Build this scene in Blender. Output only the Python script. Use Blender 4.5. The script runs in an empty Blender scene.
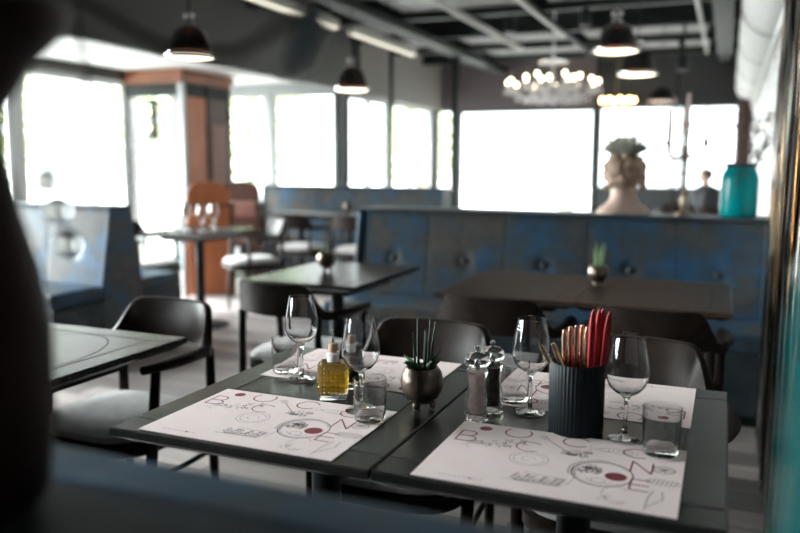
import bpy, bmesh, math, random
from mathutils import Vector, Matrix
random.seed(7)
PI = math.pi
C = bpy.context.scene.collection
S = bpy.context.scene

# ------------------------------------------------------------------ materials
def mat(name, col, rough=.5, metal=0., col2=None, scale=8., detail=4., stretch=(1, 1, 1), spec=.5, bump=0., emit=None, estr=0.,
        trans=0., ior=1.45, alpha=1., coat=0., sheen=0., contrast=(.35, .65)):
    m = bpy.data.materials.new(name); m.use_nodes = True
    nt = m.node_tree; b = nt.nodes['Principled BSDF']
    b.inputs['Base Color'].default_value = (*col, 1)
    b.inputs['Roughness'].default_value = rough
    b.inputs['Metallic'].default_value = metal
    b.inputs['Specular IOR Level'].default_value = spec
    b.inputs['IOR'].default_value = ior
    b.inputs['Transmission Weight'].default_value = trans
    b.inputs['Alpha'].default_value = alpha
    b.inputs['Coat Weight'].default_value = coat
    b.inputs['Sheen Weight'].default_value = sheen
    if emit:
        b.inputs['Emission Color'].default_value = (*emit, 1); b.inputs['Emission Strength'].default_value = estr
    if col2 or bump:
        tc = nt.nodes.new('ShaderNodeTexCoord'); mp = nt.nodes.new('ShaderNodeMapping')
        mp.inputs['Scale'].default_value = stretch
        nz = nt.nodes.new('ShaderNodeTexNoise'); nz.inputs['Scale'].default_value = scale; nz.inputs['Detail'].default_value = detail
        nt.links.new(tc.outputs['Object'], mp.inputs['Vector']); nt.links.new(mp.outputs['Vector'], nz.inputs['Vector'])
        if col2:
            cr = nt.nodes.new('ShaderNodeValToRGB')
            cr.color_ramp.elements[0].position = contrast[0]; cr.color_ramp.elements[1].position = contrast[1]
            cr.color_ramp.elements[0].color = (*col, 1); cr.color_ramp.elements[1].color = (*col2, 1)
            nt.links.new(nz.outputs['Fac'], cr.inputs['Fac']); nt.links.new(cr.outputs['Color'], b.inputs['Base Color'])
        if bump:
            bp = nt.nodes.new('ShaderNodeBump'); bp.inputs['Strength'].default_value = bump; bp.inputs['Distance'].default_value = .01
            nt.links.new(nz.outputs['Fac'], bp.inputs['Height']); nt.links.new(bp.outputs['Normal'], b.inputs['Normal'])
    return m

def leather_mat():
    m = mat('mottled_blue_leather', (.06, .15, .27), .42, spec=.2)
    nt = m.node_tree; b = nt.nodes['Principled BSDF']
    tc = nt.nodes.new('ShaderNodeTexCoord')
    n1 = nt.nodes.new('ShaderNodeTexNoise'); n1.inputs['Scale'].default_value = 3.2; n1.inputs['Detail'].default_value = 5; n1.inputs['Roughness'].default_value = .62
    n2 = nt.nodes.new('ShaderNodeTexNoise'); n2.inputs['Scale'].default_value = 14; n2.inputs['Detail'].default_value = 5
    for n in (n1, n2): nt.links.new(tc.outputs['Object'], n.inputs['Vector'])
    cr = nt.nodes.new('ShaderNodeValToRGB'); e = cr.color_ramp.elements
    e[0].position = .34; e[0].color = (.024, .076, .155, 1)
    e[1].position = .66; e[1].color = (.075, .066, .058, 1)
    x = e.new(.46); x.color = (.030, .062, .098, 1)
    x = e.new(.55); x.color = (.052, .058, .060, 1)
    nt.links.new(n1.outputs['Fac'], cr.inputs['Fac'])
    mx = nt.nodes.new('ShaderNodeMix'); mx.data_type = 'RGBA'; mx.blend_type = 'MULTIPLY'
    mx.inputs[0].default_value = .55
    cr2 = nt.nodes.new('ShaderNodeValToRGB'); cr2.color_ramp.elements[0].position = .3; cr2.color_ramp.elements[1].position = .7
    cr2.color_ramp.elements[0].color = (.45, .45, .45, 1)
    nt.links.new(n2.outputs['Fac'], cr2.inputs['Fac'])
    nt.links.new(cr.outputs['Color'], mx.inputs[6]); nt.links.new(cr2.outputs['Color'], mx.inputs[7])
    nt.links.new(mx.outputs[2], b.inputs['Base Color'])
    bp = nt.nodes.new('ShaderNodeBump'); bp.inputs['Strength'].default_value = .15; bp.inputs['Distance'].default_value = .01
    nt.links.new(n2.outputs['Fac'], bp.inputs['Height']); nt.links.new(bp.outputs['Normal'], b.inputs['Normal'])
    return m

def floor_mat():
    m = mat('grey_wood_planks', (.3, .27, .26), .4)
    nt = m.node_tree; b = nt.nodes['Principled BSDF']
    tc = nt.nodes.new('ShaderNodeTexCoord'); mp = nt.nodes.new('ShaderNodeMapping'); mp.inputs['Rotation'].default_value = (0, 0, .0)
    br = nt.nodes.new('ShaderNodeTexBrick')
    br.inputs['Scale'].default_value = 1.; br.inputs['Brick Width'].default_value = 1.3; br.inputs['Row Height'].default_value = .16
    br.inputs['Mortar Size'].default_value = .004; br.inputs['Color1'].default_value = (.11, .10, .10, 1); br.inputs['Color2'].default_value = (.40, .345, .325, 1)
    br.inputs['Mortar'].default_value = (.06, .055, .055, 1)
    nz = nt.nodes.new('ShaderNodeTexNoise'); nz.inputs['Scale'].default_value = 6; nz.inputs['Detail'].default_value = 6
    mp2 = nt.nodes.new('ShaderNodeMapping'); mp2.inputs['Scale'].default_value = (.5, 8, 1)
    nt.links.new(tc.outputs['Object'], mp.inputs['Vector']); nt.links.new(mp.outputs['Vector'], br.inputs['Vector'])
    nt.links.new(tc.outputs['Object'], mp2.inputs['Vector']); nt.links.new(mp2.outputs['Vector'], nz.inputs['Vector'])
    mx = nt.nodes.new('ShaderNodeMix'); mx.data_type = 'RGBA'; mx.blend_type = 'OVERLAY'; mx.inputs[0].default_value = .5
    nt.links.new(br.outputs['Color'], mx.inputs[6]); nt.links.new(nz.outputs['Fac'], mx.inputs[7])
    nt.links.new(mx.outputs[2], b.inputs['Base Color'])
    return m

def pane_mat(name, tint=(1, 1, 1), gloss=.08):
    m = bpy.data.materials.new(name); m.use_nodes = True
    nt = m.node_tree; nt.nodes.remove(nt.nodes['Principled BSDF'])
    out = nt.nodes['Material Output']
    t = nt.nodes.new('ShaderNodeBsdfTransparent'); t.inputs['Color'].default_value = (*tint, 1)
    g = nt.nodes.new('ShaderNodeBsdfGlossy'); g.inputs['Roughness'].default_value = .03
    mx = nt.nodes.new('ShaderNodeMixShader'); mx.inputs[0].default_value = gloss
    nt.links.new(t.outputs[0], mx.inputs[1]); nt.links.new(g.outputs[0], mx.inputs[2]); nt.links.new(mx.outputs[0], out.inputs['Surface'])
    return m

M = {}
M['leather'] = leather_mat()
M['leather_edge'] = mat('dark_blue_leather_edge', (.018, .026, .034), .45, col2=(.035, .045, .05), scale=9, spec=.2)
M['floor'] = floor_mat()
M['button'] = mat('dark_button', (.012, .02, .028), .45)
M['table'] = mat('charcoal_stained_wood', (.016, .016, .0148), .27, col2=(.026, .025, .0225), scale=6, stretch=(1, 14, 1), bump=.06, spec=.42)
M['brown_table'] = mat('dark_brown_stained_wood', (.024, .013, .009), .40, col2=(.040, .023, .016), scale=6, stretch=(12, 1, 1), bump=.06, spec=.2)
M['groove'] = mat('groove_shadow_wood', (.008, .008, .008), .6)
M['black_metal'] = mat('black_metal', (.010, .011, .012), .5, .0, spec=.2)
M['steel'] = mat('polished_steel', (.75, .74, .72), .16, 1.)
M['chair_wood'] = mat('dark_walnut', (.009, .006, .005), .42, col2=(.017, .011, .008), scale=7, stretch=(2, 10, 2), spec=.13)
M['cushion'] = mat('light_grey_cloth', (.27, .255, .245), .8, col2=(.32, .305, .295), scale=30, bump=.1, sheen=.2)
M['ochre'] = mat('ochre_cloth', (.42, .24, .06), .8, col2=(.5, .3, .09), scale=30, bump=.1)
M['paper'] = mat('blush_paper', (.72, .60, .575), .6, col2=(.75, .63, .605), scale=20)
M['ink_red'] = mat('dark_red_ink', (.155, .018, .022), .6)
M['ink_grey'] = mat('grey_ink', (.20, .16, .16), .6)
M['ink_dark'] = mat('dark_grey_ink', (.07, .05, .05), .6)
def glass_mat(name, tint=(1, 1, 1), ior=1.4):
    m = mat(name, tint, .0, trans=1., ior=ior)
    return m
M['glass'] = glass_mat('clear_glass')
M['acrylic'] = glass_mat('clear_acrylic', (.98, .98, .98), 1.28)
M['oil'] = mat('golden_olive_oil', (.66, .42, .03), .05, trans=.75, ior=1.3)
M['vinegar'] = mat('dark_vinegar', (.02, .008, .006), .1)
M['cork'] = mat('cork', (.40, .27, .18), .8, col2=(.30, .20, .13), scale=60)
M['salt'] = mat('pinkish_salt', (.72, .58, .53), .8, col2=(.6, .45, .40), scale=90)
M['pepper'] = mat('black_peppercorns', (.02, .016, .014), .7, col2=(.08, .06, .05), scale=90)
M['cup'] = mat('matt_blue_black_ceramic', (.004, .008, .010), .55, spec=.2)
M['red'] = mat('red_handle_plastic', (.24, .010, .014), .4, spec=.3)
M['gold'] = mat('rose_gold_steel', (.80, .56, .40), .2, 1.)
M['bronze'] = mat('tarnished_bronze', (.17, .13, .10), .34, .9, col2=(.05, .042, .035), scale=16, bump=.4)
M['soil'] = mat('bark_chips', (.10, .045, .02), .9, col2=(.18, .09, .04), scale=60, bump=.5)
M['succulent'] = mat('succulent_green', (.025, .075, .025), .5, col2=(.055, .125, .045), scale=20)
M['succulent_dark'] = mat('dark_spiky_green', (.010, .026, .015), .5)
M['stem_green'] = mat('pale_green_stem', (.16, .28, .11), .5)
M['plaster'] = mat('blush_plaster', (.40, .28, .225), .7, col2=(.46, .34, .28), scale=6, bump=.1)
M['plaster_hair'] = mat('tan_plaster_curls', (.22, .145, .105), .75, col2=(.32, .22, .165), scale=14, bump=.3)
M['greygrass'] = mat('grey_green_foliage', (.40, .40, .34), .8)
M['teal'] = mat('teal_glass', (.0, .25, .26), .15, spec=.6, trans=.25, ior=1.2)
M['darktwine'] = mat('dark_twine', (.02, .03, .03), .8)
M['silver'] = mat('aged_silver', (.34, .27, .21), .35, .8, col2=(.20, .15, .11), scale=30)
M['candle'] = mat('dusty_rose_wax', (.40, .31, .28), .6)
M['branch'] = mat('dark_branch', (.05, .03, .022), .8)
M['ceiling'] = mat('dark_grey_ceiling', (.085, .085, .085), .8)
M['beam'] = mat('black_green_beam', (.011, .014, .013), .6, spec=.2)
M['bulkhead'] = mat('dark_olive_grey_paint', (.035, .035, .03), .6)
M['bulkhead_grey'] = mat('taupe_grey_paint', (.16, .15, .135), .7)
M['mauve'] = mat('mauve_grey_paint', (.14, .115, .12), .7)
M['white'] = mat('white_paint', (.75, .75, .73), .6)
M['light_rail'] = mat('pale_metal_rail', (.42, .42, .39), .45, .0)
M['grille'] = mat('perforated_metal', (.40, .40, .39), .5, .2)
M['dark_wall'] = mat('charcoal_wall', (.03, .033, .034), .6)
M['frame'] = mat('dark_window_frame', (.05, .055, .055), .5)
M['paleframe'] = mat('grey_window_frame', (.34, .36, .36), .5)
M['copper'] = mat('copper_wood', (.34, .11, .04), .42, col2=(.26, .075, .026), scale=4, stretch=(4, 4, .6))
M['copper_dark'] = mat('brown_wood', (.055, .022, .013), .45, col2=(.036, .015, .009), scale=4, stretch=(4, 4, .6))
M['pink_leather'] = mat('dusty_pink_leather', (.20, .10, .085), .6)
M['cornice'] = mat('red_brown_wood', (.20, .075, .035), .42, col2=(.15, .05, .022), scale=4)
M['copper_metal'] = mat('copper_metal', (.72, .30, .14), .25, 1.)
M['smoke'] = mat('smoked_black_glass', (.010, .011, .012), .18, .0, spec=.6, alpha=.72)
M['lamp'] = mat('warm_lamp_glow', (1, .9, .75), .4, emit=(1, .82, .60), estr=5.)
M['bulb'] = mat('candle_bulb_glow', (1, .9, .75), .4, emit=(1, .84, .60), estr=9.)
M['amber'] = mat('amber_bulb_glow', (1, .8, .5), .4, emit=(1, .62, .26), estr=14.)
M['led'] = mat('track_light_strip', (.8, .78, .68), .4, emit=(1, .93, .75), estr=1.)
M['crystal'] = mat('crystal', (.92, .90, .90), .12, spec=.8, trans=.3, ior=1.4)
M['pane'] = pane_mat('window_glass', (.97, .985, .98), .05)
M['blind'] = mat('pale_blue_slat', (.30, .38, .42), .6)
M['skin'] = mat('skin', (.55, .33, .25), .6)
M['hair'] = mat('brown_hair', (.05, .03, .02), .7)
M['jacket'] = mat('black_jacket', (.012, .013, .016), .8)
M['leaf'] = mat('tree_leaf', (.34, .44, .18), .7, col2=(.44, .50, .24), scale=3)
M['leaf2'] = mat('yellow_green_leaf', (.55, .57, .32), .7, col2=(.42, .50, .24), scale=3)
M['bark'] = mat('tree_bark', (.14, .10, .07), .9)
M['paving'] = mat('pale_paving', (.62, .61, .58), .85, col2=(.7, .69, .66), scale=2)
M['rod_gold'] = mat('polished_brass', (.50, .33, .17), .15, 1.)
M['rod_silver'] = mat('polished_nickel', (.72, .71, .69), .12, 1.)
M['rod_dark'] = mat('black_chrome', (.06, .05, .045), .14, 1.)
M['near_vase'] = mat('dark_brown_glaze', (.020, .009, .006), .6, col2=(.045, .018, .011), scale=5, spec=.12)
M['pod'] = mat('silvery_bead', (.86, .80, .76), .22, 1.)
M['pale_leaf'] = mat('pale_dry_leaf', (.85, .85, .87), .6)

def wallpaper():
    m = mat('sketch_wallpaper', (.62, .61, .60), .6)
    nt = m.node_tree; b = nt.nodes['Principled BSDF']
    tc = nt.nodes.new('ShaderNodeTexCoord')
    v = nt.nodes.new('ShaderNodeTexVoronoi'); v.feature = 'DISTANCE_TO_EDGE'; v.inputs['Scale'].default_value = 5
    cr = nt.nodes.new('ShaderNodeValToRGB'); cr.color_ramp.elements[0].position = .02; cr.color_ramp.elements[1].position = .06
    cr.color_ramp.elements[0].color = (.12, .11, .11, 1); cr.color_ramp.elements[1].color = (.62, .61, .6, 1)
    nt.links.new(tc.outputs['Object'], v.inputs['Vector']); nt.links.new(v.outputs['Distance'], cr.inputs['Fac']); nt.links.new(cr.outputs['Color'], b.inputs['Base Color'])
    return m
M['wallpaper'] = wallpaper()
def grille_mat():
    m = M['grille']; nt = m.node_tree; b = nt.nodes['Principled BSDF']
    tc = nt.nodes.new('ShaderNodeTexCoord')
    w = nt.nodes.new('ShaderNodeTexWave'); w.wave_type = 'BANDS'; w.bands_direction = 'X'; w.inputs['Scale'].default_value = 12
    cr = nt.nodes.new('ShaderNodeValToRGB'); cr.color_ramp.elements[0].position = .35; cr.color_ramp.elements[1].position = .6
    cr.color_ramp.elements[0].color = (.14, .14, .14, 1); cr.color_ramp.elements[1].color = (.60, .60, .58, 1)
    nt.links.new(tc.outputs['Object'], w.inputs['Vector']); nt.links.new(w.outputs['Fac'], cr.inputs['Fac']); nt.links.new(cr.outputs['Color'], b.inputs['Base Color'])
grille_mat()

# ------------------------------------------------------------------ mesh builder
class MB:
    def __init__(s): s.v = []; s.f = []; s.m = []
    def add(s, vs, fs, mi=0):
        o = len(s.v); s.v += [tuple(v) for v in vs]; s.f += [tuple(i + o for i in f) for f in fs]; s.m += [mi] * len(fs); return s
    def box(s, x0, x1, y0, y1, z0, z1, mi=0, T=None):
        vs = [(x0, y0, z0), (x1, y0, z0), (x1, y1, z0), (x0, y1, z0), (x0, y0, z1), (x1, y0, z1), (x1, y1, z1), (x0, y1, z1)]
        if T: vs = [T @ Vector(v) for v in vs]
        return s.add(vs, [(3, 2, 1, 0), (4, 5, 6, 7), (0, 1, 5, 4), (1, 2, 6, 5), (2, 3, 7, 6), (3, 0, 4, 7)], mi)
    def rings(s, rs, mi=0, caps=(True, True), closed=True, loop=False):
        n = len(rs[0]); vs = [p for r in rs for p in r]; fs = []
        K = len(rs)
        for i in range(K if loop else K - 1):
            a = i * n; b = ((i + 1) % K) * n
            for j in range(n if closed else n - 1):
                k = (j + 1) % n; fs.append((a + j, a + k, b + k, b + j))
        if closed and not loop:
            if caps[0]: fs.append(tuple(range(n))[::-1])
            if caps[1]: fs.append(tuple(range((K - 1) * n, K * n)))
        return s.add(vs, fs, mi)
    def lathe(s, prof, n=24, c=(0, 0, 0), mi=0, caps=(True, True), mod=None, loop=False):
        rs = []
        for r, z in prof:
            rs.append([(c[0] + (r * (mod(t, z) if mod else 1)) * math.cos(t), c[1] + (r * (mod(t, z) if mod else 1)) * math.sin(t), c[2] + z)
                       for t in (2 * PI * j / n for j in range(n))])
        return s.rings(rs, mi, caps, loop=loop)
    def tube(s, pts, r, n=8, mi=0, flat=1.):
        pts = [Vector(p) for p in pts]; K = len(pts)
        R = r if isinstance(r, (list, tuple)) else [r] * K
        rs = []; ref = None
        for i, p in enumerate(pts):
            d = (pts[min(i + 1, K - 1)] - pts[max(i - 1, 0)]).normalized()
            if ref is None:
                ref = Vector((0, 0, 1)) if abs(d.z) < .9 else Vector((1, 0, 0))
            a = (ref - d * ref.dot(d)).normalized(); b = d.cross(a); ref = a
            rs.append([p + a * (R[i] * math.cos(t)) + b * (R[i] * flat * math.sin(t)) for t in (2 * PI * j / n for j in range(n))])
        return s.rings(rs, mi)
    def sphere(s, c, r, n=12, k=8, mi=0, sc=(1, 1, 1)):
        rs = []
        for i in range(1, k):
            p = PI * i / k
            rs.append([(c[0] + sc[0] * r * math.sin(p) * math.cos(2 * PI * j / n), c[1] + sc[1] * r * math.sin(p) * math.sin(2 * PI * j / n), c[2] - sc[2] * r * math.cos(p)) for j in range(n)])
        o = len(s.v); s.rings(rs, mi, caps=(False, False))
        b = len(s.v); s.v += [(c[0], c[1], c[2] - sc[2] * r), (c[0], c[1], c[2] + sc[2] * r)]
        for j in range(n):
            s.f.append((b, o + (j + 1) % n, o + j)); s.m.append(mi)
            q = o + (k - 2) * n; s.f.append((b + 1, q + j, q + (j + 1) % n)); s.m.append(mi)
        return s
    def prism_x(s, yz, x0, x1, mi=0):
        return s.rings([[(x0, y, z) for y, z in yz], [(x1, y, z) for y, z in yz]], mi)

def obj(name, mb, mats, parent=None, smooth=False, bevel=0., sub=0, loc=None):
    me = bpy.data.meshes.new(name); me.from_pydata(mb.v, [], mb.f); me.update()
    for m in (mats if isinstance(mats, (list, tuple)) else [mats]): me.materials.append(M[m])
    for i, p in enumerate(me.polygons): p.material_index = mb.m[i]
    bm = bmesh.new(); bm.from_mesh(me); bmesh.ops.recalc_face_normals(bm, faces=bm.faces); bm.to_mesh(me); bm.free()
    if smooth:
        for p in me.polygons: p.use_smooth = True
        try: me.set_sharp_from_angle(angle=math.radians(50))
        except Exception: pass
    o = bpy.data.objects.new(name, me); C.objects.link(o)
    if parent: o.parent = parent
    if loc: o.location = loc
    if bevel:
        b = o.modifiers.new('bevel', 'BEVEL'); b.width = bevel; b.segments = 2; b.limit_method = 'ANGLE'
    if sub:
        b = o.modifiers.new('sub', 'SUBSURF'); b.levels = sub; b.render_levels = sub
    return o
def thing(name, label, cat, loc=(0, 0, 0), rz=0., group=None):
    o = bpy.data.objects.new(name, None); C.objects.link(o); o.location = loc; o.rotation_euler = (0, 0, rz); o.empty_display_size = .1
    return tag(o, label, cat, group)
def tag(o, label, cat, group=None):
    o['label'] = label; o['category'] = cat
    if group: o['group'] = group
    return o
def struct(name, mb, mats, parent=None, **k):
    o = obj(name, mb, mats, parent, **k)
    if not parent: o['kind'] = 'structure'
    return o
def dup(root, loc, rz=0., label=None, group=None):
    r = root.copy(); C.objects.link(r); r.location = loc; r.rotation_euler = (0, 0, rz)
    if label: r['label'] = label
    if group: r['group'] = group
    for ch in list(root.children):
        c = ch.copy(); C.objects.link(c); c.parent = r
        for g in list(ch.children):
            d = g.copy(); C.objects.link(d); d.parent = c
    return r

# ------------------------------------------------------------------ room shell
XR, XL, YB, YF, ZC = .25, -6.3, 12.0, -2.6, 2.95
YN, XN = 2.08, -2.5      # unseen near wall and window, set in close to light the front tables
XB = -4.4            # glazed side wall beyond the alcove
YA = 8.8             # back of the alcove
struct('floor', MB().box(XL - .1, XR + .15, YF - .1, YB + .1, -.1, 0), 'floor')
struct('ceiling', MB().box(XL - .1, XR + .15, YF - .1, YB + .1, ZC, ZC + .1), 'ceiling')
struct('wall_right', MB().box(XR, XR + .15, 4.15, YB + .1, 0, ZC, 0).box(XR, XR + .15, YF - .1, 4.15, 0, ZC, 1), ['wallpaper', 'dark_wall'])


def wall_openings(name, axis, pos, thick, a0, a1, ops, material, z1=ZC):
    """wall with rectangular openings; axis 'x' runs along x at y=pos, axis 'y' runs along y at x=pos"""
    mb = MB()
    def bx(p, q, za, zb):
        if q - p < 1e-4 or zb - za < 1e-4: return
        if axis == 'x': mb.box(p, q, pos, pos + thick, za, zb)
        else: mb.box(pos - thick, pos, p, q, za, zb)
    cur = a0
    for (p, q, za, zb) in sorted(ops):
        bx(cur, p, 0, z1); bx(p, q, 0, za); bx(p, q, zb, z1); cur = q
    bx(cur, a1, 0, z1)
    return struct(name, mb, material)
WN = [0]
def window(axis, pos, p, q, za, zb, mull=(), rails=(), fm='frame', w=.05, name='window', portal=True, inward=None):
    WN[0] += 1
    root = bpy.data.objects.new('%s_%d' % (name, WN[0]), None); C.objects.link(root); root['kind'] = 'structure'
    def bx(mb, a, b, c, d, t=.03):
        if axis == 'x': mb.box(a, b, pos - t, pos + t, c, d)
        else: mb.box(pos - t, pos + t, a, b, c, d)
    fr = MB()
    bx(fr, p, p + w, za, zb); bx(fr, q - w, q, za, zb); bx(fr, p + w, q - w, za, za + w); bx(fr, p + w, q - w, zb - w, zb)
    for m_ in mull: bx(fr, m_ - w / 2, m_ + w / 2, za + w, zb - w)
    for r_ in rails: bx(fr, p + w, q - w, r_ - w / 2, r_ + w / 2, .025)
    obj('window_frame', fr, fm, root)
    pn = MB(); bx(pn, p + .01, q - .01, za + .01, zb - .01, .004)
    obj('window_pane', pn, 'pane', root)
    if portal:
        L = bpy.data.lights.new('daylight_portal', 'AREA'); L.shape = 'RECTANGLE'; L.cycles.is_portal = True
        L.size = q - p; L.size_y = zb - za
        lo = bpy.data.objects.new('daylight_portal', L); C.objects.link(lo)
        if axis == 'x':
            lo.location = ((p + q) / 2, pos + .2, (za + zb) / 2); lo.rotation_euler = (-PI / 2, 0, 0)
        else:
            lo.location = (pos - .2, (p + q) / 2, (za + zb) / 2); lo.rotation_euler = (PI / 2, 0, -PI / 2)
    return root
# left wall : windows along the alcove and further towards the camera
left_ops = [(2.3, 5.55, .1, 2.15), (5.70, 7.22, .1, 2.14), (7.28, 8.7, .1, 2.2)]
wall_openings('wall_left', 'y', XL, .1, YN, YA + .1, left_ops, 'paleframe')
added_near_ops = [(.25, 1.98, .95, 2.5)]
wall_openings('wall_added_near', 'y', XN, .1, YF, YN, added_near_ops, 'paleframe')
for p, q, a, b in added_near_ops: window('y', XN - .05, p, q, a, b, fm='paleframe')  # unseen window added to throw daylight on the front tables
struct('wall_front', MB().box(XN - .1, XR, YF - .1, YF, 0, ZC), 'dark_wall')
struct('wall_added_return', MB().box(XL, XN - .1, YN - .1, YN, 0, ZC), 'dark_wall')  # unseen, closes the step made by the added near wall
for p, q, a, b in left_ops:
    window('y', XL - .05, p, q, a, b, mull=((p + .60 * (q - p)), (p + .80 * (q - p))), fm='white', w=.03)
# alcove back wall
aops = [(XL + .05, -5.54, .1, 2.16), (-5.46, -4.52, .1, 2.16)]
wall_openings('wall_alcove', 'x', YA, .1, XL, XB - .05, aops, 'paleframe', z1=2.95)
for p, q, a, b in aops: window('x', YA + .05, p, q, a, b, fm='paleframe')
# glazed side wall
sops = [(YA + .14, 10.2, .5, 2.12), (10.24, 11.95, .5, 2.12)]
wall_openings('wall_side', 'y', XB, .1, YA + .1, YB, sops, 'bulkhead_grey')
for p, q, a, b in sops: window('y', XB - .05, p, q, a, b, mull=((p + q) / 2,), fm='paleframe', w=.04)
# back wall
bops = [(-4.36, -4.06, .08, 2.12), (-4.0, -1.86, .08, 2.12), (-1.80, -.64, .93, 2.11), (-.62, .08, .93, 2.11)]
wall_openings('wall_back', 'x', YB, .1, XB - .1, XR, bops, 'mauve')
window('x', YB + .05, *bops[0], fm='paleframe', w=.03)
window('x', YB + .05, *bops[1], fm='frame', name='door')
for i, b in enumerate(bops[2:]): window('x', YB + .05, *b, mull=((-.78,) if i == 0 else (-.32,)), fm='frame', w=.022)
struct('trim_sill', MB().box(-1.84, .2, YB - .12, YB - .002, .02, .93), 'dark_wall')
struct('trim_bulkhead_dark', MB().box(-1.84, XR, YB - .03, YB - .002, 2.12, ZC), 'dark_wall')
# alcove soffit, bulkheads
struct('ceiling_alcove', MB().box(XL, -4.34, YN, YA, 2.27, 2.32), 'white')
struct('trim_bulkhead', MB().box(-4.34, -4.24, YN, YA - .12, 2.13, ZC), 'bulkhead')
struct('trim_valance', MB().box(XL, XL + .12, YN, 6.98, 2.15, 2.265), 'bulkhead')
struct('trim_bulkhead_grey', MB().box(XB + .002, -4.26, YA + .16, YB - .01, 2.12, ZC), 'bulkhead_grey')
# columns
def column(label, x, y, w, d, z1, material, cap=None):
    t = thing('column', label, 'column', (x, y, 0), 0)
    obj('shaft', MB().box(-w / 2, w / 2, -d / 2, d / 2, .02, z1 - .02), material, t, bevel=.004)
    obj('base_plate', MB().box(-w / 2 - .03, w / 2 + .03, -d / 2 - .03, d / 2 + .03, 0, .02), 'black_metal', t)
    obj('cap_plate', MB().box(-w / 2 - .02, w / 2 + .02, -d / 2 - .02, d / 2 + .02, z1 - .02, z1), 'black_metal', t)
column('square dark column at the alcove corner between the white windows', -4.475, YA - .035, .055, .06, 2.95, 'beam')
column('slim dark post rising left of the big bright glass door', -3.34, 9.9, .09, .07, 2.648, 'beam')
column('very thin black post in front of the greenery windows', -4.12, 9.6, .045, .045, 2.95, 'beam')
column('thin black post right behind the chandelier, left of the bust', -1.53, 10.0, .045, .045, 2.718, 'beam')
column('thin black post behind the candelabrum', -.60, 10.0, .032, .032, 2.718, 'beam')
# far right: brown pillar, round duct and rail along right wall
t = thing('pillar', 'reddish brown pillar in the far right corner behind the turquoise jar', 'pillar', (.155, 11.72, 0))
obj('shaft', MB().box(-.075, .075, -.13, .13, .08, 2.1), 'copper_dark', t, bevel=.01)
obj('plinth', MB().box(-.09, .09, -.15, .15, 0, .08), 'copper_dark', t)
obj('capital', MB().box(-.09, .09, -.15, .15, 2.1, 2.16), 'copper_dark', t)
t = thing('air_duct', 'big round white air duct running along the right wall under the ceiling', 'duct', (.0, 0, 0))
ring = [(XR - .002 - .225 * math.sin(a), 2.36 - .225 * math.cos(a)) for a in [PI * j / 16 for j in range(17)]]
obj('duct_shell', MB().rings([[(x, y, z) for x, z in ring] for y in (2.9, 6, 9, 11.9)], caps=(True, True)), 'white', t, smooth=True)
for y in (4.4, 6.0, 7.6, 9.2, 10.8):
    r2 = [(XR - .002 - .232 * math.sin(a), 2.36 - .232 * math.cos(a)) for a in [PI * j / 16 for j in range(17)]]
    obj('duct_collar', MB().rings([[(x, q, z) for x, z in r2] for q in (y - .02, y + .02)]), 'light_rail', t, smooth=True)
tag(obj('wall_rail', MB().box(XR - .03, XR - .002, 4.0, 11.5, 2.04, 2.10), 'white', bevel=.005), 'straight white rail on the right wall below the round duct', 'rail')

# ceiling beams, panels and rails
for i, y in enumerate([1.0, 2.4, 3.8, 5.2, 6.5, 7.7, 8.9, 10.0, 11.1]):
    struct('ceiling_beam', MB().box(-4.24 if y > YN else XN, .02, y - .05, y + .05, 2.72, ZC - .002), 'beam')
for i, (x, w, z) in enumerate([(-3.30, .11, 2.65), (-1.75, .03, 2.69), (-.12, .09, 2.66)]):
    struct('ceiling_beam', MB().box(x - w, x + w, -2.5, YB - .04, z, 2.719), 'beam')
PN = [1.0, 2.4, 3.8, 5.2, 6.5, 7.7, 8.9, 10.0, 11.1]
for j in range(len(PN) - 1):
    for (x0, x1) in ((-4.15, -3.45), (-3.15, -1.85), (-1.65, -.3)):
        if x0 < XN and y0 < YN if False else (x0 < XN and PN[j] < YN): continue
        if (j + (x0 < -3.5)) % 3 == 2: continue
        y0, y1 = PN[j] + .12, PN[j + 1] - .12
        mb = MB().box(x0, x1, y0, y1, 2.80, 2.815)
        for q in range(5): mb.box(x0, x1, y0 + (y1 - y0) * q / 4 - .012, y0 + (y1 - y0) * q / 4 + .012, 2.786, 2.80)
        struct('ceiling_panel', mb, 'grille')
for x, y0, y1 in ((-.33, 3.0, 10.8), (-1.75, 5.0, 8.9), (-2.45, 5.5, 9.8)):
    struct('trim_rail', MB().box(x - .014, x + .014, y0, y1, 2.66, 2.688 if x == -1.75 else 2.718), 'light_rail')
for lab, y0, y1 in (('pale track light strip on the ceiling, nearer of the two in line', 5.2, 7.35), ('pale track light strip on the ceiling, farther of the two in line', 7.65, 9.5)):
    t = thing('track_light', lab, 'track light', (-3.76, y0, 2.62), 0, 'track lights left of the big beam')
    obj('housing', MB().box(-.035, .035, 0, y1 - y0, .02, .099), 'light_rail', t)
    obj('diffuser', MB().box(-.028, .028, .02, y1 - y0 - .02, .0, .02), 'led', t)
    for q in (.2, y1 - y0 - .2): obj('hanger', MB().tube([(0, q, .098), (0, q, ZC - 2.622)], .008, 8), 'black_metal', t)
def spot(lab, x, y, z):
    t = thing('ceiling_spotlight', lab, 'spotlight', (x, y, z), .3, 'small ceiling spotlights')
    obj('body', MB().lathe([(.05, 0), (.06, .02), (.055, .13), (.03, .16)], 14), 'black_metal', t, smooth=True)
    obj('bracket', MB().tube([(0, 0, .158), (0, 0, 2.72 - z if z < 2.72 else .17)], .012), 'black_metal', t)
spot('black ceiling spotlight above the left side of the chandelier', -2.05, 7.7, 2.54)
spot('small black ceiling spotlight left of the nearest copper pendant', -1.32, 7.7, 2.56)
spot('small black ceiling spotlight by the top of the bright right duct', -.5, 8.9, 2.25)

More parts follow.
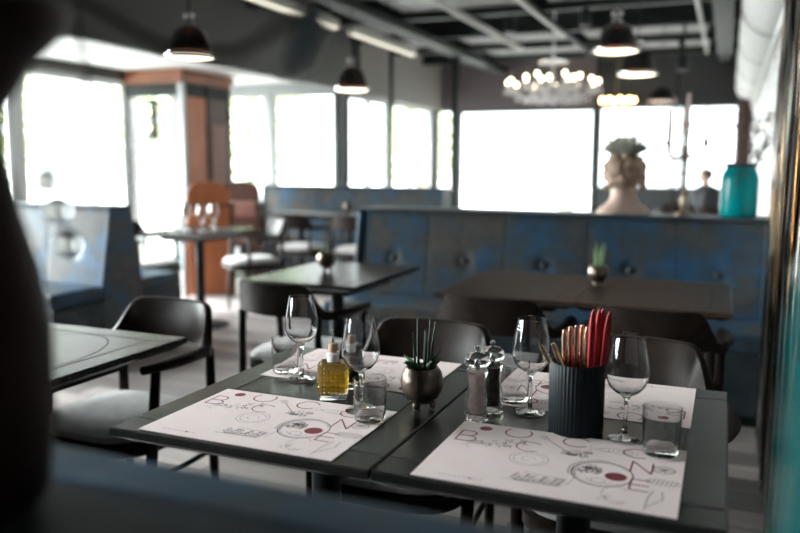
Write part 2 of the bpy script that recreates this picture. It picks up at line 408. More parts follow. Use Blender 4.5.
# ------------------------------------------------------------------ kiosk in the left corner
k = thing('entrance_vestibule', 'glazed corner vestibule with copper-coloured wooden cornice and white corner post', 'vestibule', (-5.85, 7.45, 0))
hx, hy = .385, .42
for sx in (-1, 1):
    for sy in (-1, 1):
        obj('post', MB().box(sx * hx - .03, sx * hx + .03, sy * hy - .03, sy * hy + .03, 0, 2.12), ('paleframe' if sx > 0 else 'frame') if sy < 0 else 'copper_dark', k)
obj('cornice', MB().box(-hx - .03, hx + .06, -hy - .06, hy + .06, 2.165, 2.26).box(-hx, hx + .03, -hy - .03, hy + .03, 2.12, 2.165), 'cornice', k, bevel=.012)
obj('top_panel', MB().box(-hx + .03, hx - .03, -hy - .012, -hy + .012, 1.98, 2.12), 'beam', k)
gp = obj('glass_panel', MB().box(-hx + .03, hx - .03, -hy - .005, -hy + .005, .06, 1.98), 'pane', k)
bl = MB()
for q in range(44): bl.box(-hx + .035, hx - .035, -hy + .05, -hy + .08, .10 + q * .042, .115 + q * .042, T=None)
obj('blind', bl, 'blind', k)
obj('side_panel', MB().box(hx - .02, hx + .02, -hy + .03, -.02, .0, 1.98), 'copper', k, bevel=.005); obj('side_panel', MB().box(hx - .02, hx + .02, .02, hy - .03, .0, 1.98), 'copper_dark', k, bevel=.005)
obj('door_panel', MB().box(hx + .02, hx + .03, .06, hy - .07, .3, 1.7), 'pink_leather', k)
obj('transom', MB().box(hx - .015, hx + .015, -hy + .03, hy - .03, 1.98, 2.12), 'beam', k)
obj('mid_post', MB().box(hx - .025, hx + .03, -.02, .02, 0, 2.12), 'beam', k)
t = thing('wall_lantern', 'black double-lamp lantern hanging on the vestibule glass', 'lantern', (-5.80, 6.985, 1.52))
obj('backplate', MB().box(-.045, .045, -.02, .008, .0, .42), 'black_metal', t, bevel=.004)
for z in (.10, .26):
    obj('bulb', MB().sphere((-.05, -.05, z + .02), .028, mi=0), 'amber', t, smooth=True)
    obj('arm', MB().tube([(0, -.012, z - .02), (-.03, -.05, z - .02), (-.05, -.05, z - .008)], .009), 'black_metal', t)
for z in (.0, .38): obj('lamp_cap', MB().lathe([(.05, z), (.055, z + .01), (.055, z + .03), (.04, z + .04)], 12, (0, -.075, 0)), 'black_metal', t)

# ------------------------------------------------------------------ benches
def back_panel(x0, x1, zb, zt, yb, yt, sgn):
    """tufted upholstered panel, sgn -1 faces -y. Returns mesh; one dimple in the middle."""
    nx, nz = 22, 24; mb = MB(); th = .045
    xc, zc = (x0 + x1) / 2, zb + (zt - zb) * .46
    grid = []
    for i in range(nz + 1):
        row = []
        for j in range(nx + 1):
            x = x0 + (x1 - x0) * j / nx; u = i / nz; z = zb + (zt - zb) * u
            e = min(x - x0, x1 - x, z - zb, zt - z)
            puff = .0015 * (1 - math.exp(-e / .008))
            d2 = (x - xc) ** 2 + (z - zc) ** 2
            puff -= .020 * math.exp(-d2 / .0016)
            row.append((x, yb + (yt - yb) * u + sgn * puff, z))
        grid.append(row)
    rs = grid
    o = len(mb.v)
    vs = [p for r in rs for p in r]; n = nx + 1
    fs = [(i * n + j, i * n + j + 1, (i + 1) * n + j + 1, (i + 1) * n + j) for i in range(nz) for j in range(nx)]
    mb.add(vs, fs)
    # shallow rear so that the panel has depth
    bo = len(mb.v)
    cs = [(x0, yb - sgn * th, zb), (x1, yb - sgn * th, zb), (x1, yt - sgn * th, zt), (x0, yt - sgn * th, zt)]
    mb.add(cs, [(0, 1, 2, 3)])
    bottom = [j for j in range(n)]; top = [nz * n + j for j in range(n)]
    left = [i * n for i in range(nz + 1)]; right = [i * n + nx for i in range(nz + 1)]
    mb.f += [tuple(bottom + [bo + 1, bo]), tuple(top + [bo + 2, bo + 3]), tuple(left + [bo + 3, bo]), tuple(right + [bo + 2, bo + 1])]; mb.m += [0] * 4
    return mb, xc, zc, yb + (yt - yb) * .46
def bench(label, x0, x1, yf, yr, h, edges, sides, seat_h=.46, run=.10, seat_d=.42):
    """double bench: front top edge at yf, rear top edge at yr; sides: which of (-1, 1) has a seat"""
    t = thing('banquette_bench', label, 'bench', ((x0 + x1) / 2, (yf + yr) / 2, 0), 0, 'blue leather banquettes')
    ox, oy = (x0 + x1) / 2, (yf + yr) / 2
    th = (yr - yf) / 2
    a, b = x0 - ox, x1 - ox
    e = [q - ox for q in edges]
    # core
    obj('frame', MB().prism_x([(-th - run + .05, .40), (-th + .05, h - .01), (th - .05, h - .01), (th + run - .05, .40), (th + run - .05, 0.), (-th - run + .05, 0.)], a + .03, b - .03), 'leather_edge', t)
    for q in (a, b - .03):
        pr = [(-th - run, .0), (-th - run, seat_h), (-th - .004, h), (th + .004, h), (th + run, seat_h), (th + run, .0)]
        obj('end_panel', MB().prism_x(pr, q, q + .03), 'leather', t, bevel=.006)
    obj('top_rail', MB().box(a, b, -th - .012, th + .012, h, h + .020), 'leather_edge', t, bevel=.006)
    for sg in (-1, 1): obj('top_sheen_strip', MB().box(a, b, sg * (th - .02) - .033, sg * (th - .02) + .033, h + .012, h + .0222), 'leather', t, bevel=.006)  # lighter leather strips imitate the sheen along the top edges
    for sg in (-1, 1):
        for i in range(len(e) - 1):
            mb, xc, zc, yc = back_panel(e[i] + .002, e[i + 1] - .002, seat_h - .02, h - .004, sg * (th + run - .02), sg * (th - .012), sg)
            p = obj('back_panel', mb, 'leather', t, smooth=True)
            if sg in sides or sg == -1:
                obj('button', MB().sphere((xc, yc + sg * -.006, zc), .022, 12, 8, sc=(1, .5, 1)), 'button', p, smooth=True)
    for sg in sides:
        y0 = sg * (th + run - .01); y1 = sg * (th + run + seat_d)
        ya, yb_ = min(y0, y1), max(y0, y1)
        obj('seat_base', MB().box(a, b, ya, yb_ - (.0 if sg < 0 else .02) + (.0), .06, seat_h - .10), 'leather_edge', t, bevel=.006)
        obj('plinth', MB().box(a + .02, b - .02, ya + .04, yb_ - .04, 0., .06), 'beam', t)
        ns = max(1, int(round((b - a) / .97))) ; w = (b - a) / ns
        for i in range(ns):
            obj('seat_cushion', MB().box(a + i * w + .003, a + (i + 1) * w - .003, ya - .0, yb_, seat_h - .10, seat_h), 'leather', t, bevel=.025)
    return t
bench('long blue tufted leather bench carrying the bust, candelabrum and turquoise jar', -2.18, .225, 4.55, 4.83, .965, [-2.15, -1.694, -1.208, -.722, -.236, .195], (-1,))
bench('blue tufted leather bench at far left, end panel towards the aisle', -5.75, -3.75, 4.05, 4.235, .955, [-5.72, -5.25, -4.765, -4.28, -3.79], (-1, 1))
bench('distant blue leather bench under the white alcove windows', -5.25, -2.9, 8.25, 8.45, .985, [-5.22, -4.97, -4.46, -3.95, -3.44, -2.93], (-1,))
bench('out-of-focus blue leather bench back at the bottom edge, nearest the viewer', -2.3, .225, .285, .545, .966, [-2.27, -1.78, -1.29, -.8, -.31, .195], (1,))

# ------------------------------------------------------------------ tables
TW, TD, TH = .556, .75, .75
def table(label, x, y, wood='table', rz=0., arc=False, group=None):
    t = thing('dining_table', label, 'table', (x, y, 0), rz, group)
    w, d = TW / 2, TD / 2
    mb = MB()
    # top with undercut edge
    mb.rings([[(-w + .03, -d + .03, TH - .034), (w - .03, -d + .03, TH - .034), (w - .03, d - .03, TH - .034), (-w + .03, d - .03, TH - .034)],
              [(-w, -d, TH - .016), (w, -d, TH - .016), (w, d, TH - .016), (-w, d, TH - .016)],
              [(-w, -d, TH - .002), (w, -d, TH - .002), (w, d, TH - .002), (-w, d, TH - .002)],
              [(-w + .003, -d + .003, TH), (w - .003, -d + .003, TH), (w - .003, d - .003, TH), (-w + .003, d - .003, TH)]])
    g = .0006; i = .075; L = .0016
    for s in (-1, 1):
        mb.box(-w + .004, w - .004, s * (d - i) - L, s * (d - i) + L, TH, TH + g, 1)
        mb.box(s * (w - i) - L, s * (w - i) + L, -d + i, d - i, TH, TH + g, 1)
    if arc:
        pts = [(.19 * math.cos(a), .29 * math.sin(a)) for a in [2 * PI * q / 48 for q in range(48)]]
        pin = [(.187 * math.cos(a), .287 * math.sin(a)) for a in [2 * PI * q / 48 for q in range(48)]]
        n = 48
        mb.add([(x_, y_, TH + g) for x_, y_ in pts] + [(x_, y_, TH + g) for x_, y_ in pin], [(q, (q + 1) % n, n + (q + 1) % n, n + q) for q in range(n)], 1)
    obj('tabletop', mb, [wood, 'groove'], t)
    obj('apron', MB().box(-w + .10, w - .10, -d + .14, d - .14, TH - .07, TH - .034), 'beam', t)
    obj('pedestal', MB().lathe([(.034, .022), (.034, TH - .07)], 20), 'black_metal', t, smooth=True)
    obj('base', MB().lathe([(.21, 0), (.21, .012), (.05, .03), (.034, .04)], 32), 'black_metal', t, smooth=True)
    obj('levelling_knob', MB().sphere((-.05, -d + .21, TH - .085), .014, sc=(1, 1, .8)), 'steel', t, smooth=True)
    return t
table('charcoal dining table at front centre carrying two placemats and the oil bottle', -.812, 1.525, group='charcoal tables in the front row')
table('charcoal dining table at front right carrying the black cutlery cup', -.251, 1.525, group='charcoal tables in the front row')
table('empty charcoal table at left edge with pale window sheen on its top', -1.735, 1.49, arc=True, group='charcoal tables in the front row')
table('single table in mid-room with a bronze plant pot on it', -1.70, 3.31, group='tables in the second row')
table('brown table before the long blue bench, left of its joined pair', -.795, 3.32, 'brown_table', group='tables in the second row')
table('brown table before the long blue bench, right of its joined pair', -.236, 3.32, 'brown_table', group='tables in the second row')
table('small dark table behind the far left blue bench, set with glasses', -3.76, 5.0, group='tables at the back')
table('far table under the alcove windows, shiny pale top, left of two', -4.25, 7.44, group='tables at the back')
table('far table under the alcove windows with a tiny plant pot, right of two', -3.66, 7.42, group='tables at the back')

# ------------------------------------------------------------------ chairs (face +y locally, back at -y)
def rsq(hw, hd, z, n=28, p=3.5, oy=0.):
    out = []
    for j in range(n):
        a = 2 * PI * j / n; c, s_ = math.cos(a), math.sin(a)
        out.append((math.copysign(abs(c) ** (2 / p), c) * hw, oy + math.copysign(abs(s_) ** (2 / p), s_) * hd, z))
    return out
def chair(label, loc, rz, cushion='cushion', group=None):
    t = thing('dining_chair', label, 'chair', loc, rz, group)
    obj('seat_frame', MB().rings([rsq(.21, .205, .385), rsq(.222, .22, .395), rsq(.222, .22, .43), rsq(.205, .20, .435)]), 'chair_wood', t, smooth=True)
    obj('seat', MB().rings([rsq(.202, .20, .432), rsq(.213, .212, .442), rsq(.211, .21, .458), rsq(.19, .18, .474), rsq(.10, .10, .480)]), cushion, t, smooth=True)
    for s in (-1, 1):
        obj('leg', MB().tube([(s * .215, .13, 0), (s * .222, .12, .25), (s * .228, .105, .42), (s * .232, .085, .645)], [.011, .016, .018, .015], 10), 'chair_wood', t, smooth=True)
        obj('leg', MB().tube([(s * .19, -.225, 0), (s * .196, -.212, .25), (s * .198, -.206, .42), (s * .196, -.203, .650)], [.011, .016, .018, .015], 10), 'chair_wood', t, smooth=True)
    # curved backrest with slanted ends
    rs = []; N = 26
    def path(u):      # u -1..1 along the back
        a = u * 1.25
        return Vector((.235 * math.sin(a) / math.sin(1.25), -.13 - .135 * (math.cos(a) - math.cos(1.25)) / (1 - math.cos(1.25)), 0))
    for i in range(N + 1):
        u = -1 + 2 * i / N; p = path(u)
        d = (path(u + .02) - path(u - .02)).normalized(); nrm = Vector((d.y, -d.x, 0))
        au = abs(u)
        k_ = 1. if au < .50 else max(0., 1 - (au - .50) / .32)
        k_ = k_ * k_ * (3 - 2 * k_) * .5 + k_ * .5
        zt = .672 + .118 * k_; zb = .640 + .012 * k_
        th = .012 if k_ > .5 else .012 + .006 * (1 - k_ * 2)
        lean = nrm * (.022 * k_)
        rs.append([p - nrm * th + Vector((0, 0, zb)), p + nrm * th + Vector((0, 0, zb)), p + nrm * th + lean + Vector((0, 0, zt - .004)),
                   p + nrm * (th - .004) + lean + Vector((0, 0, zt)), p - nrm * (th - .004) + lean + Vector((0, 0, zt)), p - nrm * th + lean + Vector((0, 0, zt - .004))])
    obj('backrest', MB().rings(rs), 'chair_wood', t, smooth=True)
    for s in (-1, 1):
        rs = []
        for i in range(9):
            u = i / 8; y = -.135 + .27 * u; x = s * (.235 - .006 * u + .012 * math.sin(PI * u))
            hw = .018 + .014 * math.sin(PI * min(1, u * 1.1) * .9) if u < .95 else .012
            hh = .0175 - .004 * u
            rs.append([(x + hw * math.cos(a), y, .6575 + hh * math.sin(a)) for a in [2 * PI * j / 10 for j in range(10)]])
        obj('armrest', MB().rings(rs), 'chair_wood', t, smooth=True)
    for s in (-1, 1):
        obj('stretcher', MB().tube([(s * .223, .118, .30), (s * .196, -.210, .30)], .009, 8), 'chair_wood', t)
    return t
G1 = 'dark curved-back armchairs facing the front row'
c0 = chair('dark curved-back armchair with light seat, tucked beside the empty left table', (-1.775, 1.93, 0), PI - .06, group=G1)
dup(c0, (-.80, 1.95, 0), PI + .0, 'dark armchair back behind the green succulent in the bronze pot', G1)
dup(c0, (-.215, 1.95, 0), PI, 'dark armchair back behind the red-handled knives and far right wine glass', G1)
G2 = 'dark armchairs with backs to the viewer in the second row'
dup(c0, (-1.655, 2.95, 0), -.12, 'dark armchair with pale seat pulled to the single mid-room table', G2)
dup(c0, (-.775, 2.965, 0), .0, 'dark curved-back armchair at the left brown table of the pair', G2)
oc = chair('dark curved-back armchair with ochre seat at the right brown table', (-.220, 2.965, 0), .0, 'ochre', G2)
G3 = 'chairs in the back part of the room'
dup(c0, (-3.70, 5.62, 0), 2.5, 'dark-framed chair with white seat in front of the orange wood chair', G3)
dup(c0, (-4.30, 5.05, 0), -PI / 2, 'dark chair left of the small table with glasses, back seen over it', G3)
dup(c0, (-3.84, 6.75, 0), .0, 'far chair with white seat and dark back, left of the distant plant pot', G3)
dup(c0, (-3.22, 6.76, 0), .0, 'far chair with white seat just left of the long blue bench end', G3)
dup(c0, (-.62, 10.9, 0), .2, 'dim chair behind the candelabrum base, only its curved back showing', G3)
dup(c0, (-.10, 10.35, 0), -.1, 'dim chair just left of the turquoise jar in the background', G3)

# orange high-backed chair and dark high-backed chair
def arch(hw, z0, z1, y, n=14, p=2.6):
    pts = [(-hw, y, z0), (hw, y, z0)]
    rr = .16
    for j in range(n + 1):
        a = PI * j / n; c, s_ = math.cos(a), math.sin(a)
        pts.append((hw * math.copysign(abs(c) ** (2 / p), c), y, z1 - rr + rr * abs(s_) ** (2 / p)))
    return pts
t = thing('wooden_armchair', 'orange wooden chair with tall rounded solid back reaching the floor', 'chair', (-4.56, 6.22, 0), .62)
obj('back_shell', MB().rings([arch(.205, .0, 1.09, -.02), arch(.205, .0, 1.09, .02)]), 'copper', t, bevel=.006)
obj('seat', MB().box(-.20, .20, .02, .44, .38, .46), 'pink_leather', t, bevel=.02)
for s in (-1, 1):
    obj('armrest', MB().box(s * .22 - .02, s * .22 + .02, -.16, .42, .86, .89), 'copper_dark', t, bevel=.006)
    obj('leg', MB().box(s * .22 - .018, s * .22 + .018, .38, .42, 0, .86), 'copper_dark', t)
    obj('leg', MB().box(s * .22 - .018, s * .22 + .018, -.16, -.12, 0, .86), 'copper_dark', t)
obj('rail', MB().box(-.202, .202, -.155, -.125, .86, .885), 'copper_dark', t); obj('rail', MB().box(-.202, .202, -.155, -.125, .66, .68), 'copper_dark', t)
t = thing('wooden_armchair', 'dark brown high-backed chair with pinkish leather band beside the orange one', 'chair', (-4.72, 6.93, 0), .35)
obj('back_shell', MB().rings([arch(.22, .42, 1.08, .10), arch(.22, .42, 1.08, .14)]), 'copper_dark', t, bevel=.006)
obj('seat', MB().box(-.22, .22, -.12, .24, .40, .46), 'copper_dark', t, bevel=.015)
obj('leather_band', MB().box(-.235, .235, -.20, -.16, .72, .88), 'pink_leather', t, bevel=.015)
for s in (-1, 1):
    obj('armrest', MB().box(s * .235 - .02, s * .235 + .02, -.16, .26, .82, .86), 'copper_dark', t, bevel=.006)
    for yy in (-.20, .20): obj('leg', MB().box(s * .235 - .022, s * .235 + .022, yy, yy + .04, 0, .72 if yy < 0 else .82), 'copper_dark', t)
obj('stretcher', MB().box(-.213, .213, -.19, -.17, .30, .33), 'copper_dark', t)

# ------------------------------------------------------------------ placemats with print
ML, MD = .42, .297
def ribbon(mb, pts, w, z, mi, closed=False):
    P = [Vector((p[0], p[1])) for p in pts]; n = len(P); L_ = []; R_ = []
    for i in range(n):
        a = P[(i - 1) % n] if closed or i > 0 else P[i]; b = P[(i + 1) % n] if closed or i < n - 1 else P[i]
        d = (b - a); d = d / max(d.length, 1e-9); nn = Vector((-d.y, d.x)) * (w / 2)
        L_.append(P[i] + nn); R_.append(P[i] - nn)
    vs = [(p.x, p.y, z) for p in L_] + [(p.x, p.y, z) for p in R_]
    K = n if closed else n - 1
    mb.add(vs, [(i, (i + 1) % n, n + (i + 1) % n, n + i) for i in range(K)], mi)
def arcp(cx, cy, rx, ry, a0, a1, n=24): return [(cx + rx * math.cos(a0 + (a1 - a0) * i / n), cy + ry * math.sin(a0 + (a1 - a0) * i / n)) for i in range(n + 1)]
def disc(mb, cx, cy, rx, ry, z, mi, n=20): mb.add([(cx + rx * math.cos(2 * PI * i / n), cy + ry * math.sin(2 * PI * i / n), z) for i in range(n)], [tuple(range(n))], mi)
def placemat_mesh():
    r = random.Random(3); mb = MB(); z = .0012; w = .0032
    mb.box(0, ML, 0, MD, 0, .001, 0)
    RED, GR, DK = 1, 2, 3
    U = lambda u, v: (u * ML, v * MD)
    # letters
    x, y = U(.035, .64)
    h = .054
    ribbon(mb, [(x, y), (x, y + h)], w, z, RED)
    ribbon(mb, [(x, y + h)] + arcp(x + .016, y + h * .75, .014, h * .25, PI / 2, -PI / 2) + [(x, y + h / 2)], w, z, RED)
    ribbon(mb, [(x, y + h / 2)] + arcp(x + .019, y + h * .25, .017, h * .25, PI / 2, -PI / 2) + [(x, y)], w, z, RED)
    disc(mb, .125 * ML, .905 * MD, .0125, .0125, z, RED)
    c = U(.28, .905); ribbon(mb, arcp(c[0], c[1], .025, .025, PI * .75, PI * 2.25), w, z, RED)
    c = U(.365, .69); ribbon(mb, arcp(c[0], c[1], .024, .024, PI * .25, PI * 1.75), w * .8, z, RED)
    c = U(.545, .88); ribbon(mb, arcp(c[0], c[1], .024, .024, PI * .15, PI * 1.8), w, z, RED)
    c = U(.81, .83); ribbon(mb, arcp(c[0], c[1], .025, .022, PI * .2, PI * 1.7), w * 1.1, z, RED)
    x, y = U(.80, .53); h = .05
    ribbon(mb, [(x, y), (x, y + h)], w, z, RED); ribbon(mb, [(x, y + h), (x + .034, y)], w, z, RED); ribbon(mb, [(x + .034, y), (x + .034, y + h)], w, z, RED)
    x, y = U(.815, .27); h = .045
    ribbon(mb, [(x, y), (x, y + h)], w, z, RED)
    for q in (0, .5, 1): ribbon(mb, [(x, y + h * q), (x + .030, y + h * q)], w, z, RED)
    # saucer
    c = U(.395, .49); ribbon(mb, arcp(*c, .034, .034, 0, 2 * PI), .0011, z, GR); ribbon(mb, arcp(*c, .027, .026, .3, 2 * PI), .0011, z, GR); ribbon(mb, arcp(*c, .012, .012, 0, 5), .0009, z, GR)
    # herb sprig
    for i in range(34):
        u = r.uniform(.10, .34); v = .60 + (u - .1) * .55 + r.uniform(-.06, .06)
        c = U(u, v); a = r.uniform(0, PI); l = r.uniform(.004, .009)
        ribbon(mb, [(c[0] - l * math.cos(a), c[1] - l * math.sin(a)), (c[0] + .002 * math.sin(a), c[1] + .002 * math.cos(a)), (c[0] + l * math.cos(a), c[1] + l * math.sin(a))], r.uniform(.0012, .0028), z, GR)
    ribbon(mb, [U(.08, .57), U(.2, .66), U(.34, .74)], .001, z, DK)
    # fork
    a, b = Vector(U(.42, .86)), Vector(U(.55, .66)); d = (b - a).normalized(); nn = Vector((-d.y, d.x))
    ribbon(mb, [a, b], .0022, z, GR)
    for q in (-.006, -.002, .002, .006): ribbon(mb, [a + nn * q * .9, a - d * .022 + nn * q], .0012, z, GR)
    disc(mb, b.x, b.y, .012, .006, z, GR)
    for i in range(16):
        c = U(.56 + r.uniform(-.05, .06), .69 + r.uniform(-.05, .05)); ribbon(mb, arcp(*c, r.uniform(.003, .009), r.uniform(.003, .007), r.uniform(0, 6), r.uniform(6, 10), 10), .0012, z, DK)
    # fish
    c = U(.73, .82); ribbon(mb, arcp(*c, .034, .011, 0, 2 * PI), .0013, z, GR); ribbon(mb, [(c[0] - .034, c[1]), (c[0] - .05, c[1] + .012), (c[0] - .048, c[1] - .012), (c[0] - .034, c[1])], .0012, z, GR)
    for i in range(6): ribbon(mb, arcp(c[0] - .02 + i * .008, c[1], .004, .009, -1, 1, 6), .0009, z, GR)
    # large plate with tomato
    c = U(.70, .43)
    ribbon(mb, arcp(*c, .050, .054, 0, 2 * PI, 48), .0024, z, DK); ribbon(mb, arcp(*c, .046, .049, .5, 5.5, 48), .0012, z, GR); ribbon(mb, arcp(c[0] - .003, c[1] + .002, .053, .057, 1.4, 3.6, 30), .0018, z, GR)
    disc(mb, c[0] + .023, c[1] - .004, .018, .018, z, RED, 24)
    for i in range(22):
        q = (c[0] - .020 + r.uniform(-.016, .016), c[1] + .014 + r.uniform(-.018, .018)); ribbon(mb, arcp(*q, r.uniform(.003, .009), r.uniform(.003, .008), r.uniform(0, 6), r.uniform(5, 10), 10), .0016, z, DK)
    ribbon(mb, arcp(c[0], c[1] - .026, .022, .014, PI, 2 * PI), .0011, z, GR); ribbon(mb, arcp(c[0] - .002, c[1] - .030, .012, .010, 0, 2 * PI), .001, z, GR)
    ribbon(mb, arcp(c[0] - .062, c[1] - .035, .022, .045, -.9, 1.2), .0011, z, GR); ribbon(mb, arcp(c[0] + .03, c[1] - .075, .02, .03, .5, 3.4), .0011, z, GR)
    for i in range(10):
        q = U(.78 + r.uniform(-.05, .05), .10 + r.uniform(-.04, .05)); ribbon(mb, arcp(*q, .006, .005, r.uniform(0, 3), r.uniform(4, 6), 8), .001, z, GR)
    # cake slice
    c = U(.46, .21)
    for row in range(4):
        for i in range(9):
            xx = c[0] - .040 + i * .0095 + row * .002; yy = c[1] - .014 + row * .008
            if r.random() < .85: ribbon(mb, [(xx, yy), (xx + .007, yy + r.uniform(-.001, .003))], r.uniform(.003, .0055), z, DK if r.random() < .6 else GR)
    ribbon(mb, [(c[0] - .05, c[1] - .018), (c[0] + .045, c[1] - .016), (c[0] + .05, c[1] + .016), (c[0] - .02, c[1] + .022)], .0015, z, GR)
    # round lemon and leaf at right
    c = U(.925, .62); ribbon(mb, arcp(*c, .018, .016, 0, 2 * PI), .0016, z, DK)
    for i in range(14): ribbon(mb, [(c[0], c[1]), (c[0] + .016 * math.cos(i * .45), c[1] + .014 * math.sin(i * .45))], .0012, z, GR)
    c = U(.93, .43)
    for i in range(7): ribbon(mb, [(c[0] - .024 + i * .007, c[1] - .009), (c[0] - .019 + i * .007, c[1] + .010)], .0018, z, GR)
    ribbon(mb, arcp(*c, .027, .013, 0, 2 * PI), .0011, z, GR)
    # bottle outline
    for q in (0, .022): ribbon(mb, [U(.885, .04 + q), (U(.885, .04)[0] + .002 + q, U(0, .20)[1]), (U(.89, 0)[0] + .006 + q * .6, U(0, .30)[1])], .0016, z, GR)
    # small logo line at the near-left
    for i in range(9):
        xx = .10 * ML + i * .0085
        if i == 6: disc(mb, xx + .003, .075 * MD, .0032, .0032, z, RED, 10)
        else: ribbon(mb, [(xx, .075 * MD), (xx + .0055, .075 * MD)], .0022, z, GR)
    return mb
G = 'printed paper placemats'
pm = obj('placemat', placemat_mesh(), ['paper', 'ink_red', 'ink_grey', 'ink_dark'], loc=(-1.0287, 1.161, .7508))
tag(pm, 'blush printed paper placemat at the near left corner of the front centre table', 'placemat', G)
for loc, rz, lab in (((-.4616, 1.161, .7508), 0, 'blush printed paper placemat at the near edge before the cutlery cup'),
                     ((-1.0287 + ML, 1.593 + MD, .7508), PI, 'blush placemat on the far side behind the oil bottle and two glasses'),
                     ((-.4616 + ML, 1.593 + MD, .7508), PI, 'blush placemat on the far side behind the cutlery cup')):
    c = pm.copy(); C.objects.link(c); c.location = loc; c.rotation_euler = (0, 0, rz); c['label'] = lab
T0 = .7512; TM = .7525        # resting heights: bare top / placemat
# ------------------------------------------------------------------ glassware
def shell(outer, inner): return outer + inner[::-1]
def wine_glass(label, loc, group):
    t = thing('wine_glass', label, 'wine glass', loc, 0, group)
    o = [(.0005, .0), (.031, .0), (.0325, .001), (.031, .0025), (.012, .006), (.005, .012), (.0038, .03), (.0036, .06), (.0042, .078), (.010, .086),
         (.024, .094), (.034, .106), (.0395, .122), (.040, .136), (.0375, .155), (.033, .178), (.0295, .199)]
    i = [(.0285, .199), (.032, .178), (.0365, .155), (.039, .136), (.0385, .122), (.033, .1075), (.023, .096), (.010, .0895), (.0005, .088)]
    b = obj('bowl', MB().lathe(o + i, 32, caps=(True, True)), 'glass', t, smooth=True)
    return t
G = 'wine glasses on the front tables'
wg = wine_glass('wine glass farthest left, behind the oil bottle on the front centre table', (-.916, 1.600, TM), G)
dup(wg, (-.68, 1.430, TM), 0, 'wine glass just right of the oil bottle, nearest on the centre table', G)
dup(wg, (-.355, 1.566, T0), .5, 'wine glass between the mills and the cutlery cup', G)
dup(wg, (-.153, 1.475, T0), 1., 'wine glass right of the red-handled knives, nearest the right edge', G)
def tumbler(label, loc, group):
    t = thing('water_tumbler', label, 'tumbler', loc, 0, group)
    pr = [(.0005, 0), (.028, 0), (.031, .003), (.0325, .02), (.034, .086), (.0328, .0865), (.0312, .02), (.029, .013), (.0005, .012)]
    obj('glass_body', MB().lathe(pr, 32), 'glass', t, smooth=True)
    return t
G = 'water tumblers on the front tables'
tb = tumbler('short clear tumbler beside the farthest left wine glass', (-.983, 1.635, TM), G)
dup(tb, (-.639, 1.386, TM), 0, 'short clear tumbler standing in front of the oil bottle on the placemat', G)
dup(tb, (-.405, 1.625, TM), 0, 'short clear tumbler right behind the salt and pepper mills', G)
dup(tb, (-.085, 1.423, TM), 0, 'short clear tumbler at the near right, before the right wine glass', G)

# oil and vinegar bottles
def cruet(label, loc, rz, liquid, lname):
    t = thing('cruet_bottle', label, 'bottle', loc, rz, 'cut glass cruets')
    w = .029; n = 6; h = .074
    mb = MB()
    # faceted body: grid of pyramids on 4 sides
    for s in range(4):
        R_ = Matrix.Rotation(s * PI / 2, 4, 'Z')
        for i in range(n):
            for j in range(7):
                x0 = -w + 2 * w * i / n; x1 = -w + 2 * w * (i + 1) / n; z0 = .012 + (h - .012) * j / 7; z1 = .012 + (h - .012) * (j + 1) / 7
                vs = [R_ @ Vector(v) for v in [(x0, -w, z0), (x1, -w, z0), (x1, -w, z1), (x0, -w, z1), ((x0 + x1) / 2, -w - .0052, (z0 + z1) / 2)]]
                mb.add(vs, [(0, 1, 4), (1, 2, 4), (2, 3, 4), (3, 0, 4)])
    sq = lambda q, z: [(-q, -q, z), (q, -q, z), (q, q, z), (-q, q, z)]
    mb.rings([sq(w * .96, 0), sq(w, .003), sq(w, .012)], caps=(True, False))
    mb.rings([sq(w, h), sq(w * .9, h + .004), sq(.013, h + .006)], caps=(False, True))
    obj('glass_body', mb, 'glass', t)
    obj(lname, MB().box(-w + .0025, w - .0025, -w + .0025, w - .0025, .014, h - .006), liquid, t, bevel=.002)
    obj('neck', MB().lathe([(.0135, h + .006), (.013, h + .020), (.0155, h + .022), (.0155, h + .026), (.010, h + .027)], 16), 'crystal', t, smooth=True)
    st = obj('cork_stopper', MB().lathe([(.009, h + .027), (.0105, h + .030), (.011, h + .046), (.009, h + .047)], 16), 'cork', t, smooth=True)
    obj('pour_spout', MB().tube([(0, 0, h + .047), (0, 0, h + .060), (-.003, 0, h + .074)], [.0035, .0028, .0022], 8), 'steel', st, smooth=True)
    return t
cruet('square cut-glass bottle of golden oil with cork and steel spout', (-.783, 1.505, T0), .42, 'oil', 'oil')
cruet('square cut-glass bottle of dark vinegar half hidden behind a wine glass', (-.783, 1.590, TM), .42, 'vinegar', 'vinegar')

# mills
def mill(label, loc, filling, fname):
    t = thing('spice_mill', label, 'mill', loc, 0, 'acrylic salt and pepper mills')
    pr = [(.0005, 0), (.024, 0), (.025, .004), (.024, .014), (.020, .020), (.022, .034), (.0215, .05), (.017, .066), (.0165, .078), (.020, .092), (.0225, .10), (.018, .104), (.0005, .104)]
    obj('body', MB().lathe(pr, 24), 'acrylic', t, smooth=True)
    obj(fname, MB().lathe([(.0005, .012), (.011, .012), (.0135, .03), (.0115, .062), (.0135, .094), (.0005, .096)], 18), filling, t, smooth=True)
    hd = obj('head', MB().lathe([(.0005, .1045), (.016, .1045), (.0235, .112), (.0255, .121), (.023, .130), (.015, .1365), (.0005, .1385)], 24), 'acrylic', t, smooth=True)
    obj('screw_knob', MB().lathe([(.005, .1386), (.0035, .141), (.0055, .145), (.0055, .148), (.003, .150)], 12).lathe([(.003, .108), (.006, .114), (.003, .122)], 12), 'steel', hd, smooth=True)
    return t
mill('clear acrylic mill filled with pinkish salt, front one of the pair', (-.446, 1.483, T0), 'salt', 'salt')
mill('clear acrylic mill of dark peppercorns, right behind the salt mill', (-.432, 1.545, T0), 'pepper', 'peppercorns')

